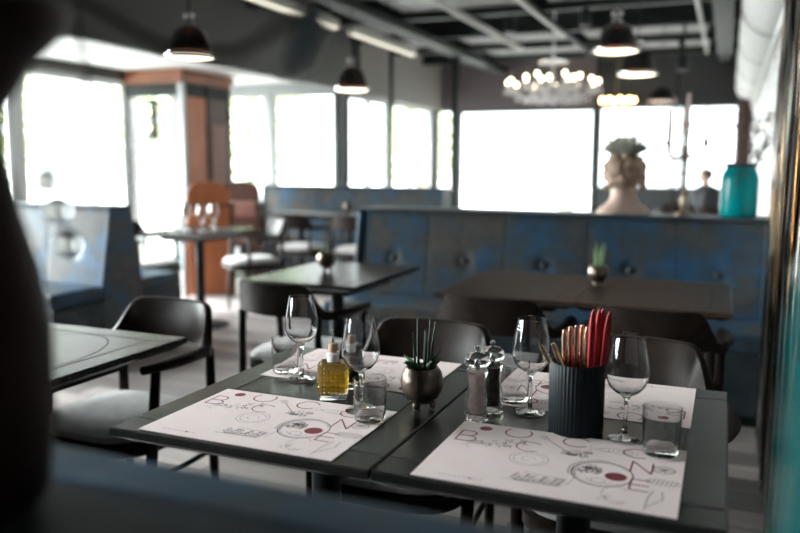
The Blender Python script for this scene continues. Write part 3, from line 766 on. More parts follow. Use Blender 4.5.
# bronze succulent pot
def pot(label, loc, scale=1., tall=True, leaves=True, group=None, cat='potted plant'):
    t = thing('potted_succulent', label, cat, loc, 0, group); s = scale
    pr = [(.0005, .014), (.018, .014), (.034, .026), (.044, .045), (.0455, .062), (.041, .080), (.034, .090), (.031, .089), (.037, .078), (.0005, .076)]
    b = obj('pot', MB().lathe([(r * s, z * s) for r, z in pr], 28), 'bronze', t, smooth=True)
    for a in (.3, 2.4, 4.5):
        obj('foot', MB().sphere((.021 * s * math.cos(a), .021 * s * math.sin(a), .0095 * s), .0095 * s, 10, 6, sc=(1, 1, 1.0)), 'bronze', b, smooth=True)
    mb = MB(); mb.sphere((0, 0, .076 * s), .033 * s, 16, 8, sc=(1, 1, .22))
    obj('soil', mb, 'soil', t, smooth=True)
    r = random.Random(int(scale * 100) + len(label))
    mb = MB()
    if leaves:
        for i in range(11):
            a = 2 * PI * i / 11 + r.uniform(-.2, .2); l = r.uniform(.028, .046) * s; p0 = Vector((.008 * math.cos(a) * s, .008 * math.sin(a) * s, .078 * s))
            p1 = p0 + Vector((math.cos(a) * l * .45, math.sin(a) * l * .45, l * .5)); p2 = p0 + Vector((math.cos(a) * l * .95, math.sin(a) * l * .95, l * r.uniform(.6, 1.0)))
            mb.tube([p0, p1, p2], [.0055 * s, .0058 * s, .0006 * s], 7, flat=.55)
        obj('leaves', mb, 'succulent', t, smooth=True)
    if tall:
        mb = MB()
        for x, y, l, dx in ((-.015, .0, .086, -.006), (-.010, .006, .116, -.004), (.003, .004, .092, .001), (.007, -.003, .090, .002), (.011, .004, .118, .005), (.017, .002, .113, .011), (.001, .010, .072, 0)):
            mb.tube([(x * s, y * s, .076 * s), ((x + dx * .4) * s, y * s, (.076 + l * .5) * s), ((x + dx) * s, y * s, (.076 + l) * s)], [.0029 * s, .0027 * s, .0011 * s], 7)
        obj('spikes', mb, 'succulent_dark' if leaves else 'stem_green', t, smooth=True)
    return t
G = 'bronze plant pots on tables'
pot('round bronze pot with green succulent and dark spikes on the front centre table', (-.572, 1.503, T0), 1., group=G)
pot('bronze plant pot with dark spiky leaves on the single mid-room table', (-1.765, 3.33, T0), 1.0, group=G)
pot('bronze bowl with pale upright green stems on the brown tables', (-.492, 3.40, T0), .98, leaves=False, group=G)
pot('tiny distant plant pot on a far table near the alcove windows', (-3.76, 7.58, T0), 1., group=G)

# cutlery cup with cutlery
CX, CY = -.248, 1.492
t = thing('cutlery_cup', 'black ribbed cup holding red-handled knives and rose-gold cutlery', 'cup', (CX, CY, T0))
rib = lambda a, z: 1 + .018 * math.cos(a * 44)
obj('cup_body', MB().lathe([(.0005, 0), (.049, 0), (.0515, .003), (.0525, .136), (.051, .138), (.0475, .137), (.046, .012), (.0005, .010)], 176, mod=rib), 'cup', t, smooth=True)
G = 'red-handled knives in the cup'
def knife(label, x, y, top, tx):
    k = thing('table_knife', label, 'knife', (CX + x, CY + y, T0 + .0118), 0, G)
    k.rotation_euler = (0, tx, .35)
    hw = .0050
    obj('handle', MB().rings([[(-hw * .7, -.004, .075), (hw * .7, -.004, .075), (hw * .7, .004, .075), (-hw * .7, .004, .075)], [(-hw, -.0048, .10), (hw, -.0048, .10), (hw, .0048, .10), (-hw, .0048, .10)],
                              [(-hw * 1.12, -.005, top - .03), (hw * 1.12, -.005, top - .03), (hw * 1.12, .005, top - .03), (-hw * 1.12, .005, top - .03)],
                              [(-hw * .8, -.004, top - .010), (hw * .9, -.004, top - .010), (hw * .9, .004, top - .010), (-hw * .8, .004, top - .010)],
                              [(-hw * .2, -.002, top), (hw * .45, -.002, top), (hw * .45, .002, top), (-hw * .2, .002, top)]]), 'red', k, bevel=.0012)
    obj('blade', MB().box(-.006, .006, -.0008, .0008, .0, .075), 'steel', k)
knife('leftmost red-handled knife, standing tallest in the black cup', .024, -.016, .232, .02)
knife('red-handled knife second from left in the black cup', .030, .004, .229, .03)
knife('red-handled knife second from right in the black cup', .032, .020, .228, .04)
knife('rightmost red-handled knife in the black cup', .039, -.006, .228, .08)
knife('short red-handled knife low at the left inside the cup', -.014, .030, .150, -.02)
G = 'rose-gold cutlery in the cup'
def fork(label, x, y, top, tx, ty=0.):
    k = thing('table_fork', label, 'fork', (CX + x, CY + y, T0 + .0118), 0, G); k.rotation_euler = (ty, tx, 0)
    obj('handle', MB().tube([(0, 0, .06), (0, 0, .11), (0, 0, top - .012), (0, 0, top)], [.0028, .0032, .0052, .0035], 10, flat=.6), 'gold', k, smooth=True)
    mb = MB().box(-.010, .010, -.001, .001, .045, .060)
    for q in (-.0085, -.003, .003, .0085): mb.box(q - .0014, q + .0014, -.001, .001, .0, .045)
    obj('tines', mb, 'gold', k)
for i, (x, y, tp, tx) in enumerate(((-.024, -.006, .186, -.01), (-.014, .000, .192, -.01), (-.006, .004, .194, .01), (.003, .010, .195, .01), (.012, .004, .192, .02))):
    fork(['upright rose-gold fork handle at the left of the upright row in the cup', 'upright rose-gold fork handle second from left of the upright row', 'upright rose-gold fork handle in the middle of the upright row',
          'upright rose-gold fork handle fourth from left of the upright row', 'upright rose-gold fork handle touching the tallest red knife'][i], x, y, tp, tx)
def spoon(label, x, y, top, tx, ty):
    k = thing('table_spoon', label, 'spoon', (CX + x, CY + y, T0 + .0125), 0, G); k.rotation_euler = (ty, tx, 0)
    obj('handle', MB().tube([(0, 0, .045), (0, 0, .09), (0, 0, top - .012), (0, 0, top)], [.003, .0035, .0058, .004], 10, flat=.7), 'gold', k, smooth=True)
    obj('spoon_bowl', MB().sphere((0, 0, .024), .015, 12, 8, sc=(.7, .2, 1.55)), 'gold', k, smooth=True)
spoon('rose-gold spoon handle leaning farthest left out of the cup', .020, -.018, .178, -.52, .0)
spoon('rose-gold spoon handle leaning left, middle of three', .024, .0, .172, -.44, .0)
spoon('rose-gold spoon handle leaning left, closest to the upright forks', .028, -.028, .156, -.42, .0)

# ------------------------------------------------------------------ on the ledge of the long bench
LZ = .9875
b = thing('bust_planter', 'classical plaster bust seen from behind with grey-green plant on its head', 'bust', (-.553, 4.69, LZ), .35)
def ell(cx, cy, rx, ry, z, n=28): return [(cx + rx * math.cos(2 * PI * j / n), cy + ry * math.sin(2 * PI * j / n), z) for j in range(n)]
rs = [ell(0, 0, .150, .095, 0), ell(0, 0, .150, .095, .012), ell(0, 0, .135, .088, .032), ell(0, .0, .098, .075, .058), ell(0, .0, .076, .068, .085), ell(0, .005, .070, .068, .115),
      ell(0, .012, .072, .078, .140), ell(0, .02, .082, .096, .165), ell(0, .02, .092, .108, .195), ell(0, .018, .098, .114, .235), ell(0, .012, .096, .110, .275), ell(0, .005, .085, .095, .305), ell(0, 0, .065, .07, .322)]
bm_ = MB().rings(rs)
bm_.rings([[(-.012, .118, .185), (.012, .118, .185), (.010, .150, .190), (-.010, .150, .190)], [(-.008, .122, .245), (.008, .122, .245), (.006, .128, .245), (-.006, .128, .245)]])   # nose
bm_.sphere((-.034, .118, .240), .013, 10, 6).sphere((.034, .118, .240), .013, 10, 6)                                   # eyes
bm_.sphere((0, .112, .163), .022, 12, 6, sc=(1, .5, .35)).sphere((0, .100, .140), .022, 12, 6, sc=(1, .7, .8))            # mouth, chin
for s in (-1, 1): bm_.sphere((s * .096, .02, .215), .022, 10, 8, sc=(.45, .8, 1.2))                                   # ears
obj('bust_body', bm_, 'plaster', b, smooth=True)
r = random.Random(5); mb = MB()
mb.rings([ell(0, -.012, .096, .104, .165), ell(0, -.008, .106, .116, .20), ell(0, -.004, .110, .120, .24), ell(0, -.004, .106, .114, .28), ell(0, -.002, .093, .10, .312), ell(0, 0, .07, .075, .33)])
for i in range(150):
    a = r.uniform(PI * .88, PI * 2.12) if i < 120 else r.uniform(0, 2 * PI); z = r.uniform(.15, .32) if i < 120 else r.uniform(.285, .325)
    rr = .104 if z < .28 else .104 - (z - .28) * .7
    mb.sphere((rr * math.cos(a), -.006 + rr * 1.1 * math.sin(a), z), r.uniform(.013, .024), 8, 6)
obj('curly_hair', mb, 'plaster_hair', b, smooth=True)
mb = MB()
for i in range(300):
    a = r.uniform(0, 2 * PI); t_ = math.acos(r.uniform(.30, 1)); l = r.uniform(.095, .145); q = t_ / 1.3
    p0 = Vector((.045 * q * math.cos(a), .045 * q * math.sin(a), .322)); dv = Vector((.78 * math.cos(a) * math.sin(t_), .78 * math.sin(a) * math.sin(t_), math.cos(t_)))
    p1 = p0 + dv * l * .5 + Vector((0, 0, .008)); p2 = p0 + dv * l + Vector((0, 0, .006))
    mb.tube([p0, p1, p2], [.004, .0052, .0018], 4)
pl = obj('plant', mb, 'greygrass', b); pl['kind'] = 'stuff'

c = thing('candelabrum', 'slim silver candelabrum with three pale candles on the long bench ledge', 'candelabrum', (-.222, 4.70, LZ), -.15)
obj('base', MB().lathe([(.055, 0), (.055, .008), (.035, .016), (.018, .03), (.022, .05), (.024, .09), (.016, .12)], 20), 'silver', c, smooth=True)
st = [(.010, .12), (.016, .14), (.009, .16), (.008, .22), (.013, .235), (.008, .25), (.009, .30), (.019, .33), (.011, .35), (.014, .37), (.008, .39), (.009, .45), (.016, .46), (.010, .475), (.018, .50), (.020, .51), (.012, .515)]
obj('stem', MB().lathe(st, 16), 'silver', c, smooth=True)
obj('candle', MB().lathe([(.011, .515), (.0105, .67), (.004, .675)], 12), 'candle', c, smooth=True)
for s in (-1, 1):
    a = obj('arm', MB().tube([(s * .010, 0, .335), (s * .03, 0, .325), (s * .06, 0, .310), (s * .09, 0, .325), (s * .10, 0, .355), (s * .10, 0, .385)], .0085, 8).lathe([(.006, .38), (.016, .395), (.018, .41), (.012, .415)], 12, (s * .10, 0, 0)), 'silver', c, smooth=True)
    obj('candle', MB().lathe([(.010, .415), (.0095, .585), (.004, .59)], 12, (s * .10, 0, 0)), 'candle', c, smooth=True)

def jar(label, loc, group, branch=True):
    t = thing('glass_jar', label, 'jar', loc, 0, group)
    pr = [(.0005, 0), (.086, 0), (.095, .008), (.097, .03), (.097, .20), (.094, .225), (.080, .258), (.070, .272), (.070, .285), (.066, .285), (.066, .272), (.076, .257), (.089, .223), (.092, .20), (.092, .012), (.0005, .008)]
    obj('jar_body', MB().lathe(pr, 36), 'teal', t, smooth=True)
    obj('collar', MB().lathe([(.071, .272), (.079, .277), (.081, .284), (.079, .291), (.071, .293)], 30, caps=(False, False)).lathe([(.0705, .272), (.0705, .293)], 30, caps=(False, False)), 'darktwine', t, smooth=True)
    mb = MB()
    for s in (-1, 1):
        mb.tube([(-.0 + s * .004, -.083, .265), (s * .022, -.100, .262), (s * .040, -.104, .235), (s * .030, -.104, .215), (s * .006, -.101, .235)], .003, 6)
    mb.tube([(0, -.085, .26), (-.004, -.101, .225), (-.014, -.1025, .19), (-.010, -.1025, .165)], .004, 6)
    obj('bow', mb, 'darktwine', t, smooth=True)
    return t
G = 'turquoise jars on the bench ledges'
jar('turquoise glass jar with dark collar and bow on the long bench ledge', (.060, 4.69, LZ), G)
t = thing('twisted_branches', 'dark twisted branches standing in the turquoise jar on the long bench', 'branches', (.060, 4.69, LZ + .013))
r = random.Random(11)
for i in range(7):
    p = Vector((r.uniform(-.02, .02), r.uniform(-.02, .02), .0)); pts = [p.copy()]; dx = r.uniform(-.03, .07)
    for q in range(12):
        p = p + Vector((dx * .22 + r.uniform(-.016, .016) * (q > 5), r.uniform(-.012, .012) * (q > 5), .045))
        p.x = min(p.x, .165); pts.append(p.copy())
        if q > 6 and r.random() < .7 :
            pass
    if i: 
        for q in range(6): pts[q].x = min(max(pts[q].x, -.055), .055)
    tw = obj('twig', MB().tube(pts, [.006 - .0004 * j for j in range(len(pts))], 6), 'branch', t, smooth=True)
    mb = MB()
    for q in range(10):
        b0 = pts[r.randint(7, 12)]; a = r.uniform(0, 2 * PI); rr = r.uniform(.01, .024)
        cv = [b0 + Vector((rr * (math.cos(a + .7 * j) - math.cos(a)) * (1 - .06 * j), .3 * rr * math.sin(a * 2 + j), rr * (math.sin(a + .7 * j) - math.sin(a)) * (1 - .06 * j))) for j in range(8)]
        for cc in cv: cc.x = min(cc.x, .17)
        obj('curled_twig', MB().tube(cv, [.0032] * 4 + [.0026, .002, .0016, .001], 5), 'branch', tw, smooth=True)

# ------------------------------------------------------------------ foreground, out of focus
jar('large blurred turquoise jar at the bottom right corner, nearest the viewer', (.128, .410, LZ + .001), G)
t = thing('tall_vase', 'blurred dark brown vase at the left edge, nearest the viewer', 'vase', (-.558, .415, LZ))
obj('vase_body', MB().lathe([(.0005, 0), (.060, 0), (.072, .01), (.078, .06), (.080, .14), (.074, .19), (.062, .235), (.054, .28), (.055, .315), (.075, .35), (.100, .375), (.104, .39), (.098, .39), (.07, .36), (.048, .315), (.047, .28), (.055, .235), (.067, .19), (.072, .14), (.066, .02), (.0005, .012)], 32), 'near_vase', t, smooth=True)
t = thing('dried_branch', 'blurred dried branch with added glass beads for soft glints and one pale leaf hanging over the left vase', 'branch', (-.558, .415, LZ + .014))
obj('stem', MB().tube([(0, 0, 0), (.01, 0, .2), (.025, .0, .36), (.07, .0, .405), (.14, .02, .370), (.20, .035, .338), (.25, .04, .335), (.290, .04, .350), (.312, .04, .364)], [.005, .005, .0045, .004, .0035, .0032, .003, .003, .0025], 8), 'branch', t, smooth=True)
lf = [(.312, .04, .362), (.306, .04, .346), (.298, .038, .330), (.288, .036, .318)]
obj('pale_leaf', MB().tube(lf, [.005, .011, .011, .003], 10, flat=.18), 'pale_leaf', t, smooth=True)
obj('twig', MB().tube([(.02, .0, .33), (.05, .02, .408), (.078, .075, .392), (.075, .085, .33), (.056, .070, .285), (.052, .064, .256), (.064, .062, .226), (.077, .060, .19)], [.003, .003, .0025, .002, .002, .002, .0016, .0012], 6), 'branch', t, smooth=True)
for x, y, z in ((.052, .064, .246), (.064, .062, .224), (.075, .060, .198)):  # glass beads added to stand in for out-of-focus highlights
    obj('glint_bead', MB().sphere((x, y - .002, z), .0105, 14, 10), 'glass', t, smooth=True)

# metal strip curtain at right
t = thing('metal_strip_curtain', 'hanging curtain of shiny gold, silver and black metal strips along the right wall', 'curtain', (.19, 0, 0))
obj('rail', MB().box(-.02, .02, 1.95, 4.0, 2.085, 2.12), 'black_metal', t)
for s_ in (2.05, 3.9): obj('rail_bracket', MB().box(-.01, .055, s_ - .015, s_ + .015, 2.09, 2.11), 'black_metal', t)
r = random.Random(21); y = 2.0; i = 0
while y < 3.93:
    w = r.uniform(.008, .017); zb = r.uniform(.02, .05); ph = r.uniform(0, 6)
    rs = []
    for j in range(15):
        z = zb + (2.084 - zb) * j / 14; ox = .010 * math.sin(z * 3 + ph); tw = .9 + .5 * math.sin(z * 2.3 + ph)
        cx_, sx_ = math.cos(tw) * w, math.sin(tw) * w * .35
        rs.append([(ox - sx_ - .002, y - cx_ / 1.6, z), (ox + sx_ - .002, y + cx_ / 1.6, z), (ox + sx_ + .002, y + cx_ / 1.6, z), (ox - sx_ + .002, y - cx_ / 1.6, z)])
    obj('strip', MB().rings(rs), ['rod_gold', 'rod_silver', 'rod_dark', 'rod_dark', 'rod_dark', 'rod_silver'][r.randint(0, 5)], t, smooth=True)
    y += w * 1.5 + r.uniform(.004, .014); i += 1

# ------------------------------------------------------------------ pendants and chandeliers
def pendant(label, loc, group='black bell pendants', R=.15):
    t = thing('pendant_lamp', label, 'pendant lamp', loc, 0, group)
    zc = ZC - .002 - loc[2]
    sh = [(.150, .015), (.146, .03), (.128, .07), (.115, .12), (.098, .16), (.065, .19), (.035, .20)]
    s_in = [(r_ - .004, z_) for r_, z_ in sh]
    obj('shade', MB().lathe(sh + s_in[::-1], 32, caps=(False, False), loop=True), 'smoke', t, smooth=True)
    obj('reflector', MB().lathe([(.13, .03), (.105, .08), (.09, .12), (.06, .16), (.04, .17)], 28, caps=(False, False)), 'copper_metal', t, smooth=True)
    obj('diffuser', MB().lathe([(.0005, -.006), (.10, -.004), (.142, .004), (.148, .014), (.13, .022), (.0005, .024)], 32), 'lamp', t, smooth=True)
    rim = obj('rim', MB().lathe([(.149, .0), (.156, .006), (.156, .016), (.150, .02)], 32, caps=(False, False)), 'steel', t, smooth=True)
    for a in range(6): obj('rim_screw', MB().sphere((.160 * math.cos(a * PI / 3 + .4), .160 * math.sin(a * PI / 3 + .4), .010), .010, 10, 6), 'steel', rim, smooth=True)
    obj('cap', MB().lathe([(.036, .20), (.036, .225), (.02, .24), (.012, .26), (.016, .275), (.008, .29)], 20), 'steel', t, smooth=True)
    mb = MB()
    for a in (0, PI / 2, PI): mb.sphere((.028 * math.cos(a), .028 * math.sin(a), .262), .014, 10, 6)
    obj('finial', mb, 'crystal', t, smooth=True)
    obj('cord', MB().tube([(0, 0, .29), (0, 0, zc)], .006, 8), 'black_metal', t)
    return t
p = pendant('black bell pendant with glowing rim above the copper cornice, leftmost', (-3.273, 4.307, 1.945))
dup_pts = [((-3.10, 6.34, 1.905), 'small distant black bell pendant beside the alcove corner column'), ((-.77, 5.763, 2.046), 'black bell pendant nearest at upper right, larger of the close pair'), ((-.728, 6.745, 1.99), 'black bell pendant just right of and below the nearest one')]
for loc, lab in dup_pts:
    q = dup(p, loc, 0, lab)
    for ch in q.children:
        if ch.name.startswith('cord'):
            ch.data = ch.data.copy()
            for v in ch.data.vertices:
                if v.co.z > .5: v.co.z = ZC - .002 - loc[2]
t = thing('pendant_lamp', 'faint far copper pendant glowing above the bust, partly dark', 'pendant lamp', (-.72, 9.15, 1.95), 0, 'far copper lamps')
obj('shade', MB().lathe([(.17, .0), (.165, .02), (.12, .12), (.05, .18)], 24, caps=(False, True)), 'smoke', t, smooth=True)
obj('diffuser', MB().lathe([(.0005, .012), (.15, .012), (.15, .02), (.0005, .02)], 24), 'copper_metal', t)
obj('cord', MB().tube([(0, 0, .18), (0, 0, ZC - 1.952)], .006), 'black_metal', t)

t = thing('chandelier', 'large crystal chandelier with many lit candle bulbs before the bright glass door', 'chandelier', (-1.77, 8.45, 1.93))
n = 12; R1 = .47
obj('stem', MB().lathe([(.012, .10), (.04, .12), (.05, .16), (.025, .20), (.03, .26), (.015, .30), (.012, .42), (.03, .44), (.012, .46), (.008, .96 + .066)], 16), 'crystal', t, smooth=True)
obj('centre_bowl', MB().lathe([(.0005, -.03), (.03, -.02), (.08, .02), (.11, .06), (.10, .07), (.0005, .05)], 20), 'crystal', t, smooth=True)
obj('canopy', MB().lathe([(.16, .40), (.14, .42), (.03, .45)], 20, caps=(False, False)), 'crystal', t, smooth=True)
for i in range(n):
    for tier in (0, 1):
        if tier and i % 2: continue
        a = 2 * PI * (i + .25) / n; R_ = R1 if not tier else .28; z0 = .20 if not tier else .26
        ca, sa = math.cos(a), math.sin(a)
        if not tier or True:
            f = lambda rr, zz: (rr * ca, rr * sa, zz)
            arm = obj('arm', MB().tube([f(.04, .14), f(R_ * .3, .06 + .1 * tier), f(R_ * .6, .04 + .1 * tier), f(R_ * .9, .09 + .1 * tier), f(R_, z0 - .05)], .009, 6), 'crystal', t, smooth=True)
            obj('drip_pan', MB().lathe([(.012, z0 - .052), (.04, z0 - .035), (.042, z0 - .03), (.012, z0 - .02)], 12, (R_ * ca, R_ * sa, 0)), 'crystal', arm, smooth=True)
            obj('bulb', MB().lathe([(.008, z0 - .02), (.014, z0 - .012), (.021, z0 + .004), (.022, z0 + .014), (.016, z0 + .028), (.002, z0 + .036)], 12, (R_ * ca, R_ * sa, 0)), 'bulb', arm, smooth=True)
            mb = MB()
            for q in range(4):
                mb.sphere((R_ * ca + .036 * math.cos(q * PI / 2), R_ * sa + .036 * math.sin(q * PI / 2), z0 - .095), .014, 6, 5, sc=(1, 1, 1.8))
            for q in range(1, 5): mb.sphere(f(R_ * q / 5, (.02 if not tier else .12) - .05 * math.sin(PI * q / 5) + .03), .016, 6, 5, sc=(1, 1, 1.5))
            cd = obj('crystal_drops', mb, 'crystal', arm, smooth=True); cd['kind'] = 'stuff'
t = thing('chandelier', 'small far chandelier of amber bulbs between the two black posts', 'chandelier', (-1.46, 11.2, 2.09))
for i in range(10):
    a = 2 * PI * i / 10
    b_ = obj('arm', MB().tube([(0, 0, .0), (.12 * math.cos(a), .12 * math.sin(a), -.02), (.22 * math.cos(a), .22 * math.sin(a), .02)], .008, 6), 'rod_gold', t)
    obj('bulb', MB().sphere((.22 * math.cos(a), .22 * math.sin(a), .055), .036, 10, 8), 'amber', b_, smooth=True)
obj('stem', MB().tube([(0, 0, -.02), (0, 0, ZC - .002 - 2.09)], .01, 8), 'rod_gold', t)

# ------------------------------------------------------------------ glasses on the table behind the left bench
G = 'glasses on the small table behind the left bench'
for i, (x, y, lab) in enumerate(((-3.95, 4.82, 'distant wine glass at the left end of the small dark table'), (-3.82, 4.92, 'distant wine glass second from left on the small dark table'),
                                 (-3.66, 5.05, 'distant wine glass third from left on the small dark table'), (-3.62, 4.85, 'distant wine glass nearest the right edge of the small dark table'))):
    dup(wg, (x, y, T0), 0, lab, G)

# ------------------------------------------------------------------ person by the far window
t = thing('person', 'person in a dark jacket with short brown hair seated by the far right window', 'person', (-.235, 11.45, 0), 0)
rs = [ell(0, 0, .17, .12, .44, 20), ell(0, 0, .18, .13, .55, 20), ell(-.005, 0, .17, .12, .70, 20), ell(-.01, -.01, .20, .12, .85, 20), ell(-.02, -.01, .20, .10, .93, 20), ell(-.03, -.0, .11, .08, .98, 20), ell(-.035, 0, .055, .055, 1.0, 20),
      ell(-.04, 0, .05, .052, 1.03, 20), ell(-.055, 0, .06, .065, 1.055, 20), ell(-.06, 0, .078, .07, 1.09, 20), ell(-.06, 0, .09, .072, 1.13, 20), ell(-.055, 0, .088, .07, 1.17, 20), ell(-.05, 0, .07, .055, 1.20, 20), ell(-.05, 0, .03, .03, 1.215, 20)]
pb = MB().rings(rs)
pb.sphere((-.153, 0, 1.115), .015, 8, 6, sc=(1.2, .8, 1.2)).sphere((-.135, -.03, 1.135), .008, 8, 6).sphere((-.135, .03, 1.135), .008, 8, 6).sphere((-.135, 0, 1.083), .014, 8, 6, sc=(.6, 1, .4)).sphere((-.05, -.072, 1.11), .018, 8, 6, sc=(.8, .4, 1.3)).sphere((-.05, .072, 1.11), .018, 8, 6, sc=(.8, .4, 1.3))
for s in (-1, 1):
    pb.tube([(-.05, s * .09, .50), (-.25, s * .10, .50), (-.42, s * .10, .47), (-.44, s * .10, .25), (-.43, s * .10, .06), (-.50, s * .10, .035), (-.56, s * .10, .03)], [.09, .085, .06, .055, .04, .04, .03], 12)
    pb.tube([(-.02, s * .15, .90), (-.05, s * .20, .75), (-.10, s * .21, .66), (-.22, s * .17, .70), (-.31, s * .13, .735)], [.055, .05, .042, .035, .028], 10)
    for q in range(4): pb.tube([(-.31, s * .13 + (q - 1.5) * .016, .735), (-.36, s * .12 + (q - 1.5) * .016, .74), (-.385 + abs(q - 1.2) * .006, s * .115 + (q - 1.5) * .015, .722)], [.009, .008, .006], 6)
    pb.tube([(-.31, s * .13 - s * .028, .735), (-.34, s * .13 - s * .048, .738)], [.010, .007], 6)
obj('body', pb, 'skin', t, smooth=True)
jk = MB().rings([ell(0, 0, .185, .135, .43, 20), ell(0, 0, .195, .143, .55, 20), ell(-.005, 0, .185, .133, .70, 20), ell(-.01, -.01, .213, .133, .85, 20), ell(-.02, -.01, .213, .112, .935, 20), ell(-.03, 0, .125, .092, .985, 20), ell(-.035, 0, .070, .072, 1.012, 20)])
tr = MB()
for s in (-1, 1):
    jk.tube([(-.02, s * .15, .905), (-.05, s * .20, .75), (-.10, s * .21, .66), (-.22, s * .17, .70), (-.29, s * .14, .73)], [.066, .06, .052, .045, .038], 10)
    tr.tube([(-.03, s * .09, .50), (-.25, s * .10, .50), (-.42, s * .10, .47), (-.445, s * .10, .25), (-.435, s * .10, .09)], [.10, .094, .07, .065, .055], 12)
obj('jacket', jk, 'jacket', t, smooth=True); obj('trousers', tr, 'jacket', t, smooth=True)
obj('hair', MB().rings([ell(-.02, 0, .06, .072, 1.09, 16), ell(-.03, 0, .082, .08, 1.13, 16), ell(-.04, 0, .092, .08, 1.18, 16), ell(-.045, 0, .080, .066, 1.21, 16), ell(-.045, 0, .04, .036, 1.23, 16)]), 'hair', t, smooth=True)
t = thing('stool', 'dark upholstered seat under the person by the far window', 'stool', (-.225, 11.45, 0))
obj('seat', MB().box(-.19, .19, -.19, .19, .33, .405), 'leather_edge', t, bevel=.02)
for sx in (-1, 1):
    for sy in (-1, 1): obj('leg', MB().box(sx * .16 - .02, sx * .16 + .02, sy * .16 - .02, sy * .16 + .02, 0, .33), 'black_metal', t)

# ------------------------------------------------------------------ outside
g = struct('terrace_ground', MB().box(-40, 30, -30, 50, -.25, -.12), 'paving')
def tree(label, x, y, h, w, lm, seed):
    r = random.Random(seed); t = thing('garden_tree', label, 'tree', (x, y, -.12), 0, 'trees outside the windows')
    obj('trunk', MB().tube([(0, 0, 0), (.05, .02, h * .3), (-.03, .0, h * .6), (.02, 0, h * .8)], [.12, .10, .08, .04], 8), 'bark', t, smooth=True)
    mb = MB()
    for i in range(1500):
        a = r.uniform(0, 2 * PI); b_ = math.acos(r.uniform(-1, 1)); q = r.uniform(.55, 1.)
        c_ = Vector((w * q * math.sin(b_) * math.cos(a), w * q * math.sin(b_) * math.sin(a), h * .62 + h * .42 * q * math.cos(b_)))
        d1 = Vector((r.uniform(-1, 1), r.uniform(-1, 1), r.uniform(-1, 1))).normalized(); d2 = d1.cross(Vector((r.uniform(-1, 1), r.uniform(-1, 1), r.uniform(-1, 1)))).normalized(); s = r.uniform(.06, .13)
        mb.add([c_ - d1 * s, c_ + d2 * s * .5, c_ + d1 * s, c_ - d2 * s * .5], [(0, 1, 2, 3)])
    f = obj('foliage', mb, lm, t); return t
tree('pale green garden tree outside the side windows, left of the thin post', -9.6, 14.6, 4.2, 1.3, 'leaf', 1)
tree('yellowish garden tree outside the side windows, right of the thin post', -7.6, 19.5, 3.4, 1.1, 'leaf2', 2)
tree('garden tree outside the left window nearest the vestibule', -12.5, 10.4, 4.0, 1.2, 'leaf2', 3)
tree('garden tree far outside the alcove windows', -13.5, 16.2, 3.8, 1.2, 'leaf', 4)
t = thing('patio_planter', 'small dark planter with round bush standing outside the bright glass door', 'planter', (-2.63, 14.0, -.12))
obj('planter_box', MB().lathe([(.13, 0), (.15, .02), (.16, .55), (.14, .56), (.0005, .54)], 20), 'dark_wall', t, smooth=True)
mb = MB(); r = random.Random(9)
for i in range(260):
    a = r.uniform(0, 2 * PI); b_ = math.acos(r.uniform(-1, 1)); c_ = Vector((.14 * math.sin(b_) * math.cos(a), .14 * math.sin(b_) * math.sin(a), .74 + .2 * math.cos(b_)))
    d1 = Vector((r.uniform(-1, 1), r.uniform(-1, 1), r.uniform(-1, 1))).normalized(); d2 = d1.cross(Vector((.3, .5, .8))).normalized()
    mb.add([c_ - d1 * .05, c_ + d2 * .025, c_ + d1 * .05, c_ - d2 * .025], [(0, 1, 2, 3)])
obj('bush', mb, 'leaf', t)
t = thing('patio_table', 'small dark table outside the bright glass door', 'table', (-3.75, 14.0, -.12))
obj('tabletop', MB().lathe([(.30, .70), (.30, .73), (.0005, .73)], 24), 'black_metal', t)
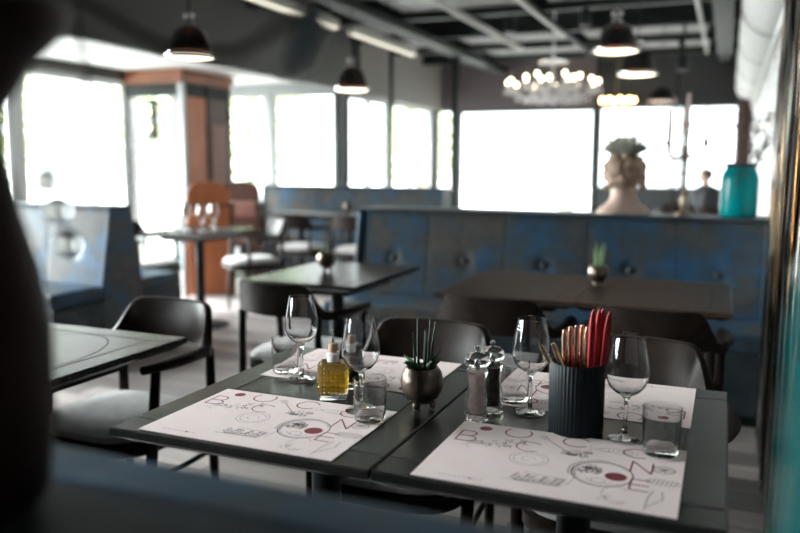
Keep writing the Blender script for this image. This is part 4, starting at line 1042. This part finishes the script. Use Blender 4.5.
obj('pedestal', MB().lathe([(.2, 0), (.2, .015), (.025, .03), (.025, .70)], 16), 'black_metal', t, smooth=True)

# ------------------------------------------------------------------ light, world, camera
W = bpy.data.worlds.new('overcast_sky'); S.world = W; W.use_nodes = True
bg = W.node_tree.nodes['Background']; bg.inputs['Color'].default_value = (.93, .98, 1.0, 1); wn = W.node_tree     # overcast sky, far brighter area added at upper left to light the room
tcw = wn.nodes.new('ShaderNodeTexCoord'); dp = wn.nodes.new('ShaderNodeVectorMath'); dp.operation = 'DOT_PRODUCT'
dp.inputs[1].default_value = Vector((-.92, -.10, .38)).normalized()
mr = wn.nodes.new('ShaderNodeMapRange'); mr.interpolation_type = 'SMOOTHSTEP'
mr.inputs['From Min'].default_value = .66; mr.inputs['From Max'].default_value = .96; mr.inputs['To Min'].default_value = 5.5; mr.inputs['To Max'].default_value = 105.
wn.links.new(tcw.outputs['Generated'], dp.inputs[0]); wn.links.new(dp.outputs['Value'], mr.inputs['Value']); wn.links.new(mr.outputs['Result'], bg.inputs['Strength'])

cam = bpy.data.cameras.new('camera'); co = bpy.data.objects.new('camera', cam); C.objects.link(co)
r_ = Vector((.92335623, .38390398, .00556887)); u_ = Vector((-.05463632, .1170255, .99162488)); f_ = Vector((-.38003704, .91592727, -.12903133))
co.matrix_world = Matrix(((r_.x, u_.x, -f_.x, 0), (r_.y, u_.y, -f_.y, 0), (r_.z, u_.z, -f_.z, 1.2622), (0, 0, 0, 1)))
cam.sensor_width = 36; cam.lens = 784.54 * 36 / 800; cam.clip_start = .02; cam.clip_end = 200
cam.dof.use_dof = True; cam.dof.focus_distance = 1.72; cam.dof.aperture_fstop = 1.8
S.camera = co
S.view_settings.view_transform = 'Standard'; S.view_settings.look = 'None'; S.view_settings.gamma = 1; S.view_settings.use_curve_mapping = False
S.view_settings.exposure = -.17
cy = S.cycles
cy.use_denoising = True; cy.max_bounces = 14; cy.transmission_bounces = 12; cy.transparent_max_bounces = 16; cy.diffuse_bounces = 5; cy.glossy_bounces = 5
cy.sample_clamp_indirect = 8; cy.blur_glossy = .6
